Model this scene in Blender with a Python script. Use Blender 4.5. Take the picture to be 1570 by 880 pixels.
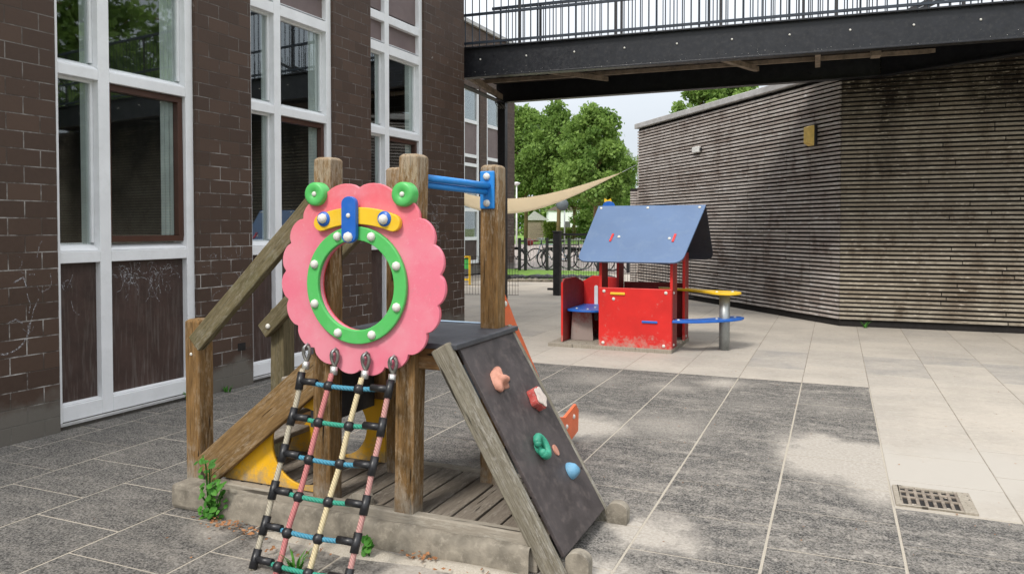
import bpy, bmesh, math, random
from mathutils import Vector, Matrix, noise
random.seed(7)
R = math.radians
for o in list(bpy.data.objects): bpy.data.objects.remove(o)
SC = bpy.context.scene
COL = SC.collection
# ------------------------------------------------------------------ camera
H = 1.3
cam_d = bpy.data.cameras.new('camera'); cam = bpy.data.objects.new('camera', cam_d); COL.objects.link(cam)
cam.location = (0, 0, H); cam.rotation_euler = (R(90 - 1.4513), 0, 0)
cam_d.sensor_fit = 'HORIZONTAL'; cam_d.sensor_width = 36
cam_d.lens = 1170.6 / 1570 * 36
cam_d.shift_y = -(440 - 378.8) / 1570
cam_d.clip_start = .05; cam_d.clip_end = 2000
SC.camera = cam
# ------------------------------------------------------------------ sky, sun, exposure
SUN_EL, SUN_AZ = 50, 214      # azimuth clockwise from +Y: light comes from behind the camera, a little from the left
w = bpy.data.worlds.new('World'); SC.world = w; w.use_nodes = True
nt = w.node_tree; N = nt.nodes; L = nt.links
bg = N['Background']; bg.inputs['Strength'].default_value = .12
sky = N.new('ShaderNodeTexSky'); sky.sky_type = 'NISHITA'; sky.sun_disc = False
sky.sun_elevation = R(SUN_EL); sky.sun_rotation = R(SUN_AZ); sky.air_density = 1.2; sky.dust_density = 3
tc = N.new('ShaderNodeTexCoord')
mp = N.new('ShaderNodeMapping'); mp.inputs['Scale'].default_value = (1, 1, 2.2)
cn = N.new('ShaderNodeTexNoise'); cn.inputs['Scale'].default_value = 1.7; cn.inputs['Detail'].default_value = 7
cr = N.new('ShaderNodeMapRange'); cr.inputs[1].default_value = .30; cr.inputs[2].default_value = .66
cr.inputs[3].default_value = .62; cr.inputs[4].default_value = 1.0
mx = N.new('ShaderNodeMix'); mx.data_type = 'RGBA'; 
sep_ = N.new('ShaderNodeSeparateXYZ'); L.new(tc.outputs['Generated'], sep_.inputs[0])
gr_ = N.new('ShaderNodeMapRange'); gr_.inputs[1].default_value = .12; gr_.inputs[2].default_value = 1; gr_.inputs[3].default_value = 0; gr_.inputs[4].default_value = 1; L.new(sep_.outputs[2], gr_.inputs[0])
cc_ = N.new('ShaderNodeMix'); cc_.data_type = 'RGBA'; cc_.inputs[6].default_value = (5.75, 6.15, 6.65, 1); cc_.inputs[7].default_value = (17, 17.2, 17.6, 1); L.new(gr_.outputs[0], cc_.inputs[0]); L.new(cc_.outputs[2], mx.inputs[7])
L.new(tc.outputs['Generated'], mp.inputs[0]); L.new(mp.outputs[0], cn.inputs['Vector']); L.new(cn.outputs[0], cr.inputs[0])
L.new(cr.outputs[0], mx.inputs[0]); L.new(sky.outputs[0], mx.inputs[6]); L.new(mx.outputs[2], bg.inputs[0])
sd = bpy.data.lights.new('sun', 'SUN'); so = bpy.data.objects.new('sun', sd); COL.objects.link(so)
sd.energy = 2.3; sd.angle = R(12); sd.color = (1, .95, .88)
az, el = R(SUN_AZ), R(SUN_EL)
so.rotation_euler = Vector((math.sin(az)*math.cos(el), math.cos(az)*math.cos(el), math.sin(el))).to_track_quat('Z', 'Y').to_euler()
SC.view_settings.view_transform = 'Standard'; SC.view_settings.look = 'None'
SC.view_settings.exposure = .22; SC.view_settings.gamma = 1
# ------------------------------------------------------------------ materials
def newmat(name, rough=.7, spec=.5):
    m = bpy.data.materials.new(name); m.use_nodes = True
    b = m.node_tree.nodes['Principled BSDF']; b.inputs['Roughness'].default_value = rough
    b.inputs['Specular IOR Level'].default_value = spec
    return m, m.node_tree, b
def nd(nt, t, **kw):
    n = nt.nodes.new(t)
    for k, v in kw.items():
        if isinstance(k, str) and hasattr(n, k): setattr(n, k, v)
    return n
def coords(nt, scale=(1, 1, 1), kind='Object', loc=(0, 0, 0)):
    t = nt.nodes.new('ShaderNodeTexCoord'); m = nt.nodes.new('ShaderNodeMapping')
    m.inputs['Scale'].default_value = scale; m.inputs['Location'].default_value = loc
    nt.links.new(t.outputs[kind], m.inputs[0]); return m.outputs[0]
def noi(nt, vec, scale, detail=4, rough=.55, dist=0):
    n = nt.nodes.new('ShaderNodeTexNoise'); n.inputs['Scale'].default_value = scale
    n.inputs['Detail'].default_value = detail; n.inputs['Roughness'].default_value = rough
    n.inputs['Distortion'].default_value = dist
    nt.links.new(vec, n.inputs['Vector']); return n.outputs[0]
def rng(nt, v, a, b, c=0, d=1):
    n = nt.nodes.new('ShaderNodeMapRange')
    for i, x in enumerate((a, b, c, d)): n.inputs[i+1].default_value = x
    nt.links.new(v, n.inputs[0]); return n.outputs[0]
def mix(nt, f, a, b, blend='MIX'):
    n = nt.nodes.new('ShaderNodeMix'); n.data_type = 'RGBA'; n.blend_type = blend
    for i, x in ((0, f), (6, a), (7, b)):
        if isinstance(x, (int, float)): n.inputs[i].default_value = x
        elif isinstance(x, tuple): n.inputs[i].default_value = x + (1,) if len(x) == 3 else x
        else: nt.links.new(x, n.inputs[i])
    return n.outputs[2]
def mth(nt, op, a, b=0.0, clamp=False):
    n = nt.nodes.new('ShaderNodeMath'); n.operation = op; n.use_clamp = clamp
    for i, x in enumerate((a, b)):
        if isinstance(x, (int, float)): n.inputs[i].default_value = x
        else: nt.links.new(x, n.inputs[i])
    return n.outputs[0]
def bump(nt, b, h, dist=.003, strength=1):
    n = nt.nodes.new('ShaderNodeBump'); n.inputs['Distance'].default_value = dist; n.inputs['Strength'].default_value = strength
    nt.links.new(h, n.inputs['Height']); nt.links.new(n.outputs[0], b.inputs['Normal'])
def paint(name, col, rough=.4, var=.12, dirt=None, dirt_amt=.25, scale=6, bmp=0, spec=.5, metal=0):
    """coloured surface with slight fading and blotchy dirt"""
    m, t, b = newmat(name, rough, spec); v = coords(t)
    n1 = noi(t, v, scale, 5); c2 = tuple(min(1, x*(1+var)+.02*var) for x in col); c1 = tuple(x*(1-var) for x in col)
    c = mix(t, rng(t, n1, .35, .65), c1, c2)
    n2 = noi(t, v, scale*3.1, 8, .7)
    if dirt: c = mix(t, rng(t, n2, .5, .75, 0, dirt_amt), c, dirt)
    t.links.new(c, b.inputs['Base Color'])
    t.links.new(rng(t, n2, .3, .7, rough-.08, rough+.15), b.inputs['Roughness'])
    b.inputs['Metallic'].default_value = metal
    if bmp: bump(t, b, n2, bmp)
    return m
def wood(name, dark, mid, pale, palef=.5, rough=.85, bmp=.004, green=0, foot=0):
    """weathered timber, grain along object Z"""
    m, t, b = newmat(name, rough, .25)
    oi = nd(t, 'ShaderNodeObjectInfo')
    tcn = nd(t, 'ShaderNodeTexCoord'); va = nd(t, 'ShaderNodeVectorMath'); va.operation = 'ADD'
    sc = nd(t, 'ShaderNodeVectorMath'); sc.operation = 'SCALE'; sc.inputs[0].default_value = (13, 7, 5)
    t.links.new(oi.outputs['Random'], sc.inputs['Scale']); t.links.new(tcn.outputs['Object'], va.inputs[0]); t.links.new(sc.outputs[0], va.inputs[1])
    mpn = nd(t, 'ShaderNodeMapping'); mpn.inputs['Scale'].default_value = (1, 1, .07); t.links.new(va.outputs[0], mpn.inputs[0])
    g = noi(t, mpn.outputs[0], 110, 9, .72, .3)
    mp2 = nd(t, 'ShaderNodeMapping'); mp2.inputs['Scale'].default_value = (1, 1, .25); t.links.new(va.outputs[0], mp2.inputs[0])
    big = noi(t, mp2.outputs[0], 9, 4, .6)
    c = mix(t, rng(t, g, .3, .62), dark, mid)
    flake = noi(t, mp2.outputs[0], 70, 9, .8, .3)
    c = mix(t, mth(t, 'MULTIPLY', rng(t, flake, .48, .6), rng(t, big, .38, .62, 0, palef)), c, pale)
    if green: c = mix(t, rng(t, noi(t, va.outputs[0], 6, 3), .5, .65, 0, green), c, (.10, .10, .04))
    crack = rng(t, noi(t, mpn.outputs[0], 42, 3, .5), .31, .35)
    c = mix(t, crack, tuple(x*.35 for x in dark), c)
    if foot:
        sp = nd(t, 'ShaderNodeSeparateXYZ'); t.links.new(tcn.outputs['Object'], sp.inputs[0])
        zz = mth(t, 'ADD', sp.outputs[2], rng(t, noi(t, va.outputs[0], 14, 6, .7), .3, .7, -.10, .10))
        c = mix(t, rng(t, zz, foot, foot*.35, 0, .9), c, mix(t, rng(t, flake, .4, .6), (.24, .21, .165), (.36, .32, .26)))
        top = mth(t, 'ADD', sp.outputs[2], rng(t, flake, .35, .65, -.25, .25)); c = mix(t, rng(t, top, 1.35, 1.62, 0, .5), c, (.42, .37, .29))
    t.links.new(c, b.inputs['Base Color'])
    bump(t, b, mth(t, 'ADD', g, mth(t, 'MULTIPLY', crack, .6)), bmp)
    return m
M = {}
M['post'] = wood('weathered_post', (.095, .055, .022), (.27, .165, .068), (.44, .36, .255), .7)
M['postf'] = wood('weathered_post_dusty_foot', (.070, .040, .015), (.265, .150, .056), (.44, .35, .24), .7, foot=.26)
M['post_brown'] = wood('brown_timber', (.075, .038, .014), (.24, .13, .052), (.34, .26, .17), .45)
M['rail'] = wood('mossy_rail', (.075, .062, .032), (.185, .152, .085), (.31, .285, .22), .6, green=.35)
M['ramprail'] = wood('ramp_rail', (.10, .085, .06), (.26, .235, .18), (.42, .40, .36), .8, bmp=.007)
M['dustywood'] = wood('dusty_sill', (.25, .215, .17), (.33, .295, .24), (.40, .365, .305), .9, bmp=.003)
M['deckwood'] = wood('dusty_deck_board', (.15, .125, .098), (.24, .205, .165), (.37, .335, .285), .95)
M['grid'] = paint('slat_backing', (.012, .010, .009), .9)
M['white'] = paint('white_paint', (.78, .79, .80), .45, .04, (.5, .5, .47), .22, 5)
M['curtain'] = paint('curtain_cloth', (.40, .45, .43), .8, .12)
M['interior'] = paint('dark_room', (.10, .098, .095), .9)
M['brownframe'] = paint('brown_casement', (.06, .022, .012), .4, .1)
M['black'] = paint('black_steel', (.014, .014, .017), .45, .2, (.10, .09, .08), .25, 7)
M['girder'] = paint('girder_steel', (.008, .009, .013), .34, .15, (.06, .06, .06), .3, 9)
M['railing'] = paint('sky_tinted_railing', (.022, .032, .048), .4, .15)  # black bars, with the blue cast of the sky put into the colour
M['rust'] = paint('rusty_brown_beam', (.24, .19, .145), .8, .3, (.42, .32, .23), .7, 9)
M['deckunder'] = paint('deck_underside', (.035, .026, .02), .9, .3, (.09, .06, .035), .5, 3)
M['bolt'] = paint('bolt_cap', (.66, .65, .60), .5, .08, (.35, .33, .28), .3, 60)
M['pink'] = paint('faded_pink_board', (.77, .17, .235), .42, .09, (.80, .40, .44), .6, 3.0)
def m_face():
    m, t, b = newmat('faded_face_board', .45); v = coords(t); sep = nd(t, 'ShaderNodeSeparateXYZ'); t.links.new(v, sep.inputs[0])
    n = noi(t, v, 4, 7, .65); f = noi(t, v, 45, 8, .8)
    c = mix(t, rng(t, mth(t, 'ADD', sep.outputs[2], rng(t, n, .3, .7, -.10, .10)), 1.24, 1.46), (.74, .175, .25), (.74, .07, .10))
    c = mix(t, rng(t, n, .42, .66, 0, .45), c, (.74, .36, .41)); c = mix(t, rng(t, f, .56, .70, 0, .35), c, (.78, .50, .52)); c = mix(t, rng(t, noi(t, v, 11, 8, .75), .58, .75, 0, .3), c, (.45, .22, .22))
    t.links.new(c, b.inputs['Base Color']); t.links.new(rng(t, f, .3, .7, .36, .62), b.inputs['Roughness']); return m
M['pink'] = m_face()
M['pinkedge'] = paint('red_board_core', (.62, .03, .045), .4)
M['green'] = paint('green_board', (.085, .46, .11), .38, .05, (.2, .55, .25), .25, 5)
M['yellow'] = paint('yellow_board', (.80, .50, .02), .4, .05, (.85, .62, .15), .3, 6)
M['blue'] = paint('blue_board', (.01, .115, .48), .36, .08, (.1, .22, .5), .25, 6)
M['bluebar'] = paint('blue_bar', (.015, .22, .62), .35, .05, (.25, .38, .55), .2, 20)
M['roofblue'] = paint('faded_blue_roof', (.095, .160, .290), .42, .06, (.18, .25, .35), .35, 2.5)
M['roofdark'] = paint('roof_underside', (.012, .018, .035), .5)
M['redside'] = paint('shaded_dark_red', (.24, .018, .016), .5, .15, (.3, .12, .1), .35, 6)  # darker copy of the panel red, shade of the side faces in the colour
M['deckplate'] = paint('dark_platform_board', (.048, .052, .062), .5, .15, (.16, .16, .17), .5, 5, .0004)
M['orange'] = paint('orange_side', (.72, .13, .035), .4, .1, (.6, .3, .2), .35, 8)
M['chute'] = paint('blue_chute', (.30, .42, .55), .4)
M['rubberblack'] = paint('black_plastic', (.012, .012, .014), .35, .2, (.1, .1, .1), .2, 40)
M['steel'] = paint('galvanised_steel', (.36, .38, .38), .42, .12, (.2, .21, .2), .4, 10, metal=.6)
M['ferrule'] = paint('aluminium_ferrule', (.62, .62, .60), .35, .05, metal=.7)
M['greyhook'] = paint('grey_shackle', (.16, .155, .14), .45, .2, (.4, .38, .32), .3, 40, metal=.5)
M['lampyellow'] = paint('amber_lens', (.85, .60, .17), .35, .1, (.75, .62, .35), .4, 20)
M['whiteplastic'] = paint('white_plastic', (.72, .72, .70), .5)
M['fascia'] = paint('zinc_fascia', (.46, .455, .45), .6, .12, (.25, .24, .22), .4, 6, .002)
M['sail'] = paint('beige_sail_cloth', (.72, .63, .50), .85, .06, (.42, .35, .26), .4, 2)
M['concrete'] = paint('sandy_concrete', (.215, .19, .15), .95, .3, (.38, .34, .275), .85, 12, .004)
M['iron'] = paint('grate_iron', (.20, .165, .13), .85, .3, (.38, .34, .28), .6, 25, .001)
M['bike'] = paint('bike_black', (.015, .015, .018), .4)
M['tyre'] = paint('tyre', (.02, .02, .02), .8)
M['hold_pink'] = paint('salmon_hold', (.52, .24, .17), .6, .1, (.5, .3, .22), .4, 30, .002)
M['hold_red'] = paint('worn_red_hold', (.42, .06, .05), .6, .1, (.62, .55, .48), .5, 30, .002)
M['hold_face'] = paint('worn_white_hold', (.62, .54, .48), .7, .1, (.4, .2, .16), .7, 45, .003)
M['hold_green'] = paint('green_hold', (.03, .27, .17), .45, .1, (.1, .35, .25), .3, 30, .002)
M['hold_blue'] = paint('blue_hold', (.12, .30, .45), .5, .1, (.3, .42, .5), .3, 30, .002)
M['leaf_litter'] = paint('dry_leaf', (.30, .13, .05), .9, .4, (.42, .27, .14), .6, 30)
M['ropew'] = None
def rope_mat(name, a, b_):
    m, t, b = newmat(name, .9, .2); v = coords(t, (1, 1, 1))
    wv = nd(t, 'ShaderNodeTexWave'); wv.bands_direction = 'DIAGONAL'; wv.inputs['Scale'].default_value = 38; wv.inputs['Distortion'].default_value = .4
    t.links.new(v, wv.inputs['Vector'])
    t.links.new(mix(t, rng(t, wv.outputs[1], .2, .8), a, b_), b.inputs['Base Color']); bump(t, b, wv.outputs[1], .002)
    return m
M['rope_grey'] = rope_mat('grey_beige_rope', (.38, .34, .26), (.44, .40, .31))
M['rope_cream'] = rope_mat('cream_rope', (.56, .46, .28), (.62, .53, .33))
M['rope_red'] = rope_mat('faded_red_rope', (.46, .16, .16), (.52, .20, .19))
M['rope_pink'] = rope_mat('dusty_pink_rope', (.44, .22, .205), (.50, .28, .25))
M['rope_blue'] = rope_mat('blue_rope', (.06, .235, .35), (.09, .28, .38))
M['rope_green'] = rope_mat('green_rope', (.04, .27, .185), (.06, .31, .22))

def dusty(name, col, z0, z1, dust=(.40, .33, .27), rough=.42, strength=.9):
    """board with real scuffs and dust along its lower edge (object Z)"""
    m, t, b = newmat(name, rough); v = coords(t)
    sep = nd(t, 'ShaderNodeSeparateXYZ'); t.links.new(v, sep.inputs[0])
    n = noi(t, v, 18, 8, .75)
    f = mth(t, 'MULTIPLY', rng(t, sep.outputs[2], z1, z0), strength)
    f2 = mth(t, 'ADD', f, rng(t, n, .3, .7, -.5, .35))
    big = noi(t, v, 3, 4)
    c = mix(t, rng(t, big, .35, .65), tuple(x*.9 for x in col), tuple(min(1, x*1.1) for x in col))
    c = mix(t, rng(t, f2, .15, .75, 0, .85), c, dust)
    t.links.new(c, b.inputs['Base Color']); t.links.new(rng(t, f2, .1, .7, rough, .85), b.inputs['Roughness'])
    return m
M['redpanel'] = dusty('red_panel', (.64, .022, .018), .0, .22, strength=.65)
M['yellowdirty'] = dusty('dirty_yellow_board', (.80, .43, .01), .06, .30, (.27, .25, .21), .5, .8)
M['seatbox'] = dusty('grubby_red_board', (.30, .06, .05), .03, .5, (.34, .30, .27), .7, 1.3)

def m_brick():
    m, t, b = newmat('brown_block_wall', .62, .35)
    tcn = nd(t, 'ShaderNodeTexCoord'); sep = nd(t, 'ShaderNodeSeparateXYZ'); t.links.new(tcn.outputs['Object'], sep.inputs[0])
    cmb = nd(t, 'ShaderNodeCombineXYZ'); t.links.new(mth(t, 'ADD', sep.outputs[0], sep.outputs[1]), cmb.inputs[0]); t.links.new(sep.outputs[2], cmb.inputs[1])
    br = nd(t, 'ShaderNodeTexBrick'); t.links.new(cmb.outputs[0], br.inputs['Vector'])
    for k, x in (('Scale', 1), ('Brick Width', .205), ('Row Height', .1045), ('Mortar Size', .0042), ('Mortar Smooth', .25), ('Bias', -.2)): br.inputs[k].default_value = x
    br.inputs['Color1'].default_value = (.054, .032, .022, 1); br.inputs['Color2'].default_value = (.084, .050, .034, 1)
    o = tcn.outputs['Object']
    # mortar: mostly dirty brown, in places limy white
    lime = noi(t, o, 3.2, 6, .7)
    low = rng(t, sep.outputs[2], 2.6, .4)
    lf = mth(t, 'MULTIPLY', rng(t, lime, .46, .60), rng(t, low, 0, 1, .22, 1))
    mort = mix(t, lf, (.060, .044, .034), (.52, .50, .47))
    n = noi(t, o, 30, 8, .7); big = noi(t, o, 1.1, 5, .6)
    c = mix(t, br.outputs['Fac'], br.outputs['Color'], mort)
    c = mix(t, rng(t, n, .35, .7, 0, .22), c, (.13, .09, .07))
    c = mix(t, rng(t, big, .5, .75, 0, .3), c, (.045, .028, .022))
    # efflorescence specks and lime bleeding
    sp = noi(t, o, 16, 3, .5); c = mix(t, mth(t, 'MULTIPLY', rng(t, sp, .68, .74), rng(t, big, .5, .62, 0, .45)), c, (.5, .49, .47))
    # grey cement splash along the foot of the wall
    ft = mth(t, 'ADD', sep.outputs[2], rng(t, noi(t, o, 5, 4), .3, .7, -.07, .07))
    c = mix(t, rng(t, ft, .27, .16, 0, .82), c, (.155, .145, .125))
    t.links.new(c, b.inputs['Base Color'])
    h = mth(t, 'ADD', mth(t, 'MULTIPLY', br.outputs['Fac'], -1), mth(t, 'MULTIPLY', n, .5)); bump(t, b, h, .004, .8)
    t.links.new(rng(t, n, .3, .7, .5, .8), b.inputs['Roughness'])
    return m
M['brick'] = m_brick()
def m_panel():
    m, t, b = newmat('dark_brown_panel', .5, .4); v = coords(t)
    n = noi(t, v, 7, 6, .65)
    vs = coords(t, (9, 9, .8)); st = noi(t, vs, 6, 5, .6)
    sep = nd(t, 'ShaderNodeSeparateXYZ'); t.links.new(v, sep.inputs[0])
    c = mix(t, rng(t, n, .35, .65), (.043, .026, .021), (.066, .040, .033))
    c = mix(t, mth(t, 'MULTIPLY', rng(t, st, .5, .7, 0, .4), rng(t, sep.outputs[2], 1.2, .1, .15, 1)), c, (.22, .20, .18))
    t.links.new(c, b.inputs['Base Color']); return m
M['panel'] = m_panel()
M['panel_up'] = paint('upper_panel', (.15, .11, .105), .5, .08)
def m_glass():
    m = bpy.data.materials.new('window_glass'); m.use_nodes = True; t = m.node_tree; t.nodes.remove(t.nodes['Principled BSDF'])
    out = t.nodes['Material Output']
    g = nd(t, 'ShaderNodeBsdfGlossy'); g.inputs['Roughness'].default_value = .02; g.inputs[0].default_value = (.9, .95, .95, 1)
    tr = nd(t, 'ShaderNodeBsdfTransparent'); tr.inputs[0].default_value = (.90, .93, .92, 1)
    fr = nd(t, 'ShaderNodeLayerWeight'); fr.inputs[0].default_value = .5; fw = mth(t, 'ADD', .17, mth(t, 'MULTIPLY', mth(t, 'POWER', fr.outputs['Facing'], 3.0), .87))
    ms = nd(t, 'ShaderNodeMixShader'); t.links.new(fw, ms.inputs[0]); t.links.new(tr.outputs[0], ms.inputs[1]); t.links.new(g.outputs[0], ms.inputs[2])
    t.links.new(ms.outputs[0], out.inputs[0])
    b = nd(t, 'ShaderNodeBump'); b.inputs['Distance'].default_value = .0005; t.links.new(noi(t, coords(t), 1.5, 1), b.inputs['Height']); t.links.new(b.outputs[0], g.inputs['Normal'])
    return m
M['glass'] = m_glass()
def m_slat(nm, lo, hi, mid, stain, st_amt, top=0):
    m, t, b = newmat(nm, .9, .15)
    tcn = nd(t, 'ShaderNodeTexCoord'); o = tcn.outputs['Object']
    mp_ = nd(t, 'ShaderNodeMapping'); mp_.inputs['Scale'].default_value = (.22, 1, 1); t.links.new(o, mp_.inputs[0])
    sep = nd(t, 'ShaderNodeSeparateXYZ'); t.links.new(o, sep.inputs[0])
    # each slat its own tone
    row = mth(t, 'FLOOR', mth(t, 'DIVIDE', sep.outputs[2], .057)); cmb = nd(t, 'ShaderNodeCombineXYZ'); t.links.new(row, cmb.inputs[2])
    t.links.new(mth(t, 'MULTIPLY', sep.outputs[0], .55), cmb.inputs[0])
    rn = noi(t, cmb.outputs[0], 1.7, 2)
    g = noi(t, mp_.outputs[0], 60, 8, .7, .3)
    c = mix(t, rng(t, g, .3, .68), lo, hi)
    c = mix(t, rng(t, rn, .40, .60, .0, .5), c, mid)
    at = nd(t, 'ShaderNodeAttribute'); at.attribute_name = 'tone'; c = mix(t, rng(t, at.outputs['Fac'], 0, 1, 0, .75), c, mid)
    mb = nd(t, 'ShaderNodeMapping'); mb.inputs['Scale'].default_value = (1, 1, .55); t.links.new(o, mb.inputs[0])
    st = noi(t, mb.outputs[0], 1.15, 6, .65)
    c = mix(t, rng(t, st, .50, .68, 0, st_amt), c, stain)
    s3 = noi(t, mb.outputs[0], 4.5, 9, .78); c = mix(t, rng(t, s3, .52, .64, 0, .6), c, stain)
    if top:  # shadow under the bridge painted into the colour, darker towards the wall top
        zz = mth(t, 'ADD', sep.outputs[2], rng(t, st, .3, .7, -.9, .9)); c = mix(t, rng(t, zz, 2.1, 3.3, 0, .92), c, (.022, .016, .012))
    sp = noi(t, mp_.outputs[0], 38, 6, .75); c = mix(t, rng(t, sp, .56, .64, 0, .7), c, tuple(min(.8, x*1.45) for x in hi))
    t.links.new(c, b.inputs['Base Color']); bump(t, b, g, .003); return m
M['slat'] = m_slat('lit_pale_weathered_slats', (.40, .36, .33), (.68, .64, .61), (.34, .29, .26), (.14, .095, .075), .6)  # weathered timber, paler for the better lit wall
M['slat_shade'] = m_slat('shaded_brown_weathered_slats', (.25, .22, .17), (.50, .45, .37), (.24, .20, .15), (.11, .078, .052), .6, 1)  # same timber, browner, with the wall's shade put into the colour

BLOBS = [(-2.0, 2.42, .30, .75), (-1.45, 2.45, .30, .8), (-1.0, 2.5, .28, .7), (-2.45, 2.48, .2, .6), (-.80, 2.75, .20, .8), (-.70, 3.2, .26, .95),
         (.10, 4.62, .46, 1.4), (.42, 4.45, .55, 1.4), (.75, 4.75, .5, 1.1), (-.12, 4.95, .3, .9), (-.85, 6.55, .3, .7), (-1.25, 6.2, .35, .5), (-1.55, 4.75, .42, .95),
         (-1.0, 5.0, .6, .45), (-1.7, 3.75, .35, .6), (.0, 6.0, .5, .35), (-1.9, 6.3, .5, .4), (-.6, 5.8, .6, .3)]
def sandfac(t, v, bias=0.0, freq=5.0):
    """real spilled sand: named patches with ragged edges plus a thin noise film"""
    warp = nd(t, 'ShaderNodeTexNoise'); warp.inputs['Scale'].default_value = 3.5; warp.inputs['Detail'].default_value = 6; warp.inputs['Roughness'].default_value = .7
    t.links.new(v, warp.inputs['Vector'])
    wv = nd(t, 'ShaderNodeVectorMath'); wv.operation = 'MULTIPLY_ADD'; t.links.new(warp.outputs[1], wv.inputs[0])
    wv.inputs[1].default_value = (.5, .5, 0); t.links.new(v, wv.inputs[2])
    acc = None
    for (x, y, r, s) in BLOBS:
        d = nd(t, 'ShaderNodeVectorMath'); d.operation = 'DISTANCE'; t.links.new(wv.outputs[0], d.inputs[0]); d.inputs[1].default_value = (x+.25, y+.25, 0)
        f = mth(t, 'MULTIPLY', rng(t, d.outputs['Value'], r*1.25, r*.15), s)
        acc = f if acc is None else mth(t, 'MAXIMUM', acc, f)
    mpn = nd(t, 'ShaderNodeMapping'); mpn.inputs['Scale'].default_value = (.55, 1.3, 1); t.links.new(v, mpn.inputs[0])
    film = noi(t, mpn.outputs[0], freq, 12, .80)
    return acc, film
def m_rubber():
    m, t, b = newmat('rubber_granule_tile', .95, .2); v = coords(t)
    g = noi(t, v, 105, 6, .8); g2 = noi(t, v, 60, 6, .75)
    at = nd(t, 'ShaderNodeAttribute'); at.attribute_name = 'tone'
    base = mix(t, rng(t, g, .42, .58), (.014, .0135, .013), (.205, .195, .18))
    base = mix(t, mth(t, 'MULTIPLY', at.outputs['Fac'], .6), base, (.09, .088, .085))
    acc, film = sandfac(t, v); su_ = nd(t, 'ShaderNodeSeparateXYZ'); t.links.new(v, su_.inputs[0]); east = rng(t, su_.outputs[0], -3.2, -.6, .45, 1)
    film2 = noi(t, v, 20, 9, .8)
    ff = mth(t, 'ADD', rng(t, mth(t, 'ADD', film, mth(t, 'MULTIPLY', g2, .35)), .64, .82, .0, .50), rng(t, mth(t, 'ADD', film2, mth(t, 'MULTIPLY', g, .45)), .70, .86, 0, .42))
    ff = mth(t, 'MULTIPLY', ff, east)
    gr = rng(t, mth(t, 'ADD', acc, mth(t, 'MULTIPLY', mth(t, 'ADD', g2, film2), .38)), .52, 1.08, 0, .96)
    f = mth(t, 'MAXIMUM', ff, gr)
    c = mix(t, f, base, mix(t, rng(t, g2, .3, .7), (.30, .27, .23), (.47, .435, .385)))
    t.links.new(c, b.inputs['Base Color']); bump(t, b, mth(t, 'MULTIPLY', g, mth(t, 'SUBTRACT', 1, mth(t, 'MULTIPLY', f, .8))), .0035); return m
M['rubber'] = m_rubber()
def m_slab():
    m, t, b = newmat('concrete_slab', .92, .25); v = coords(t)
    at = nd(t, 'ShaderNodeAttribute'); at.attribute_name = 'tone'
    g = noi(t, v, 120, 5, .7); st = noi(t, v, 1.3, 7, .6)
    mpn = nd(t, 'ShaderNodeMapping'); mpn.inputs['Scale'].default_value = (.6, 1.2, 1); t.links.new(v, mpn.inputs[0]); s2 = noi(t, mpn.outputs[0], 5, 8, .7)
    c = mix(t, mth(t, 'MULTIPLY', at.outputs['Fac'], rng(t, noi(t, v, 2.2, 8, .7), .40, .60, .35, 1)), (.43, .385, .325), (.255, .243, .228))
    c = mix(t, rng(t, g, .3, .7, 0, .25), c, (.52, .48, .43))
    c = mix(t, rng(t, st, .42, .66, 0, .6), c, (.30, .275, .24)); s4 = noi(t, v, 22, 8, .8); c = mix(t, rng(t, s4, .53, .66, 0, .5), c, (.27, .25, .215)); c = mix(t, rng(t, s4, .46, .34, 0, .5), c, (.53, .485, .415))
    c = mix(t, rng(t, s2, .5, .72, 0, .35), c, (.45, .415, .365))
    acc, film = sandfac(t, v)
    c = mix(t, rng(t, mth(t, 'ADD', acc, mth(t, 'MULTIPLY', s2, .6)), .45, 1.1, 0, .92), c, (.42, .39, .345))
    t.links.new(c, b.inputs['Base Color']); bump(t, b, g, .0015); return m
M['slab'] = m_slab()
def m_sand():
    m, t, b = newmat('joint_sand', .98, .1); v = coords(t); g = noi(t, v, 150, 4, .7)
    t.links.new(mix(t, rng(t, g, .3, .7), (.33, .29, .235), (.50, .46, .39)), b.inputs['Base Color']); bump(t, b, g, .003); return m
M['sand'] = m_sand()
M['dirt'] = paint('joint_dirt', (.235, .205, .165), .95, .25, (.36, .33, .28), .7, 9)
def m_simple(name, a, b_, scale, rough=.9, bmp=.01):
    m, t, b = newmat(name, rough, .2); v = coords(t); n = noi(t, v, scale, 8, .7)
    t.links.new(mix(t, rng(t, n, .35, .65), a, b_), b.inputs['Base Color'])
    if bmp: bump(t, b, n, bmp)
    return m
M['lawn'] = m_simple('lawn', (.11, .21, .035), (.20, .33, .07), 6, .9, .05)
M['path'] = m_simple('brick_path', (.25, .21, .19), (.34, .30, .27), 3)
M['earth'] = m_simple('ground', (.10, .12, .06), (.17, .19, .09), .3)
def m_leaf(name, a, b_, tr=.25):
    m, t, b = newmat(name, .6, .3)
    oi = nd(t, 'ShaderNodeAttribute'); oi.attribute_name = 'tone'
    t.links.new(mix(t, oi.outputs['Fac'], a, b_), b.inputs['Base Color'])
    tl = nd(t, 'ShaderNodeBsdfTranslucent'); t.links.new(mix(t, oi.outputs['Fac'], a, b_), tl.inputs[0])
    ms = nd(t, 'ShaderNodeMixShader'); ms.inputs[0].default_value = tr
    out = t.nodes['Material Output']; t.links.new(b.outputs[0], ms.inputs[1]); t.links.new(tl.outputs[0], ms.inputs[2]); t.links.new(ms.outputs[0], out.inputs[0])
    return m
M['leaf'] = m_leaf('lime_tree_leaf', (.085, .17, .03), (.29, .43, .10), .45)
M['leaf2'] = m_leaf('pale_tree_leaf', (.13, .20, .07), (.26, .34, .14))
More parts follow.
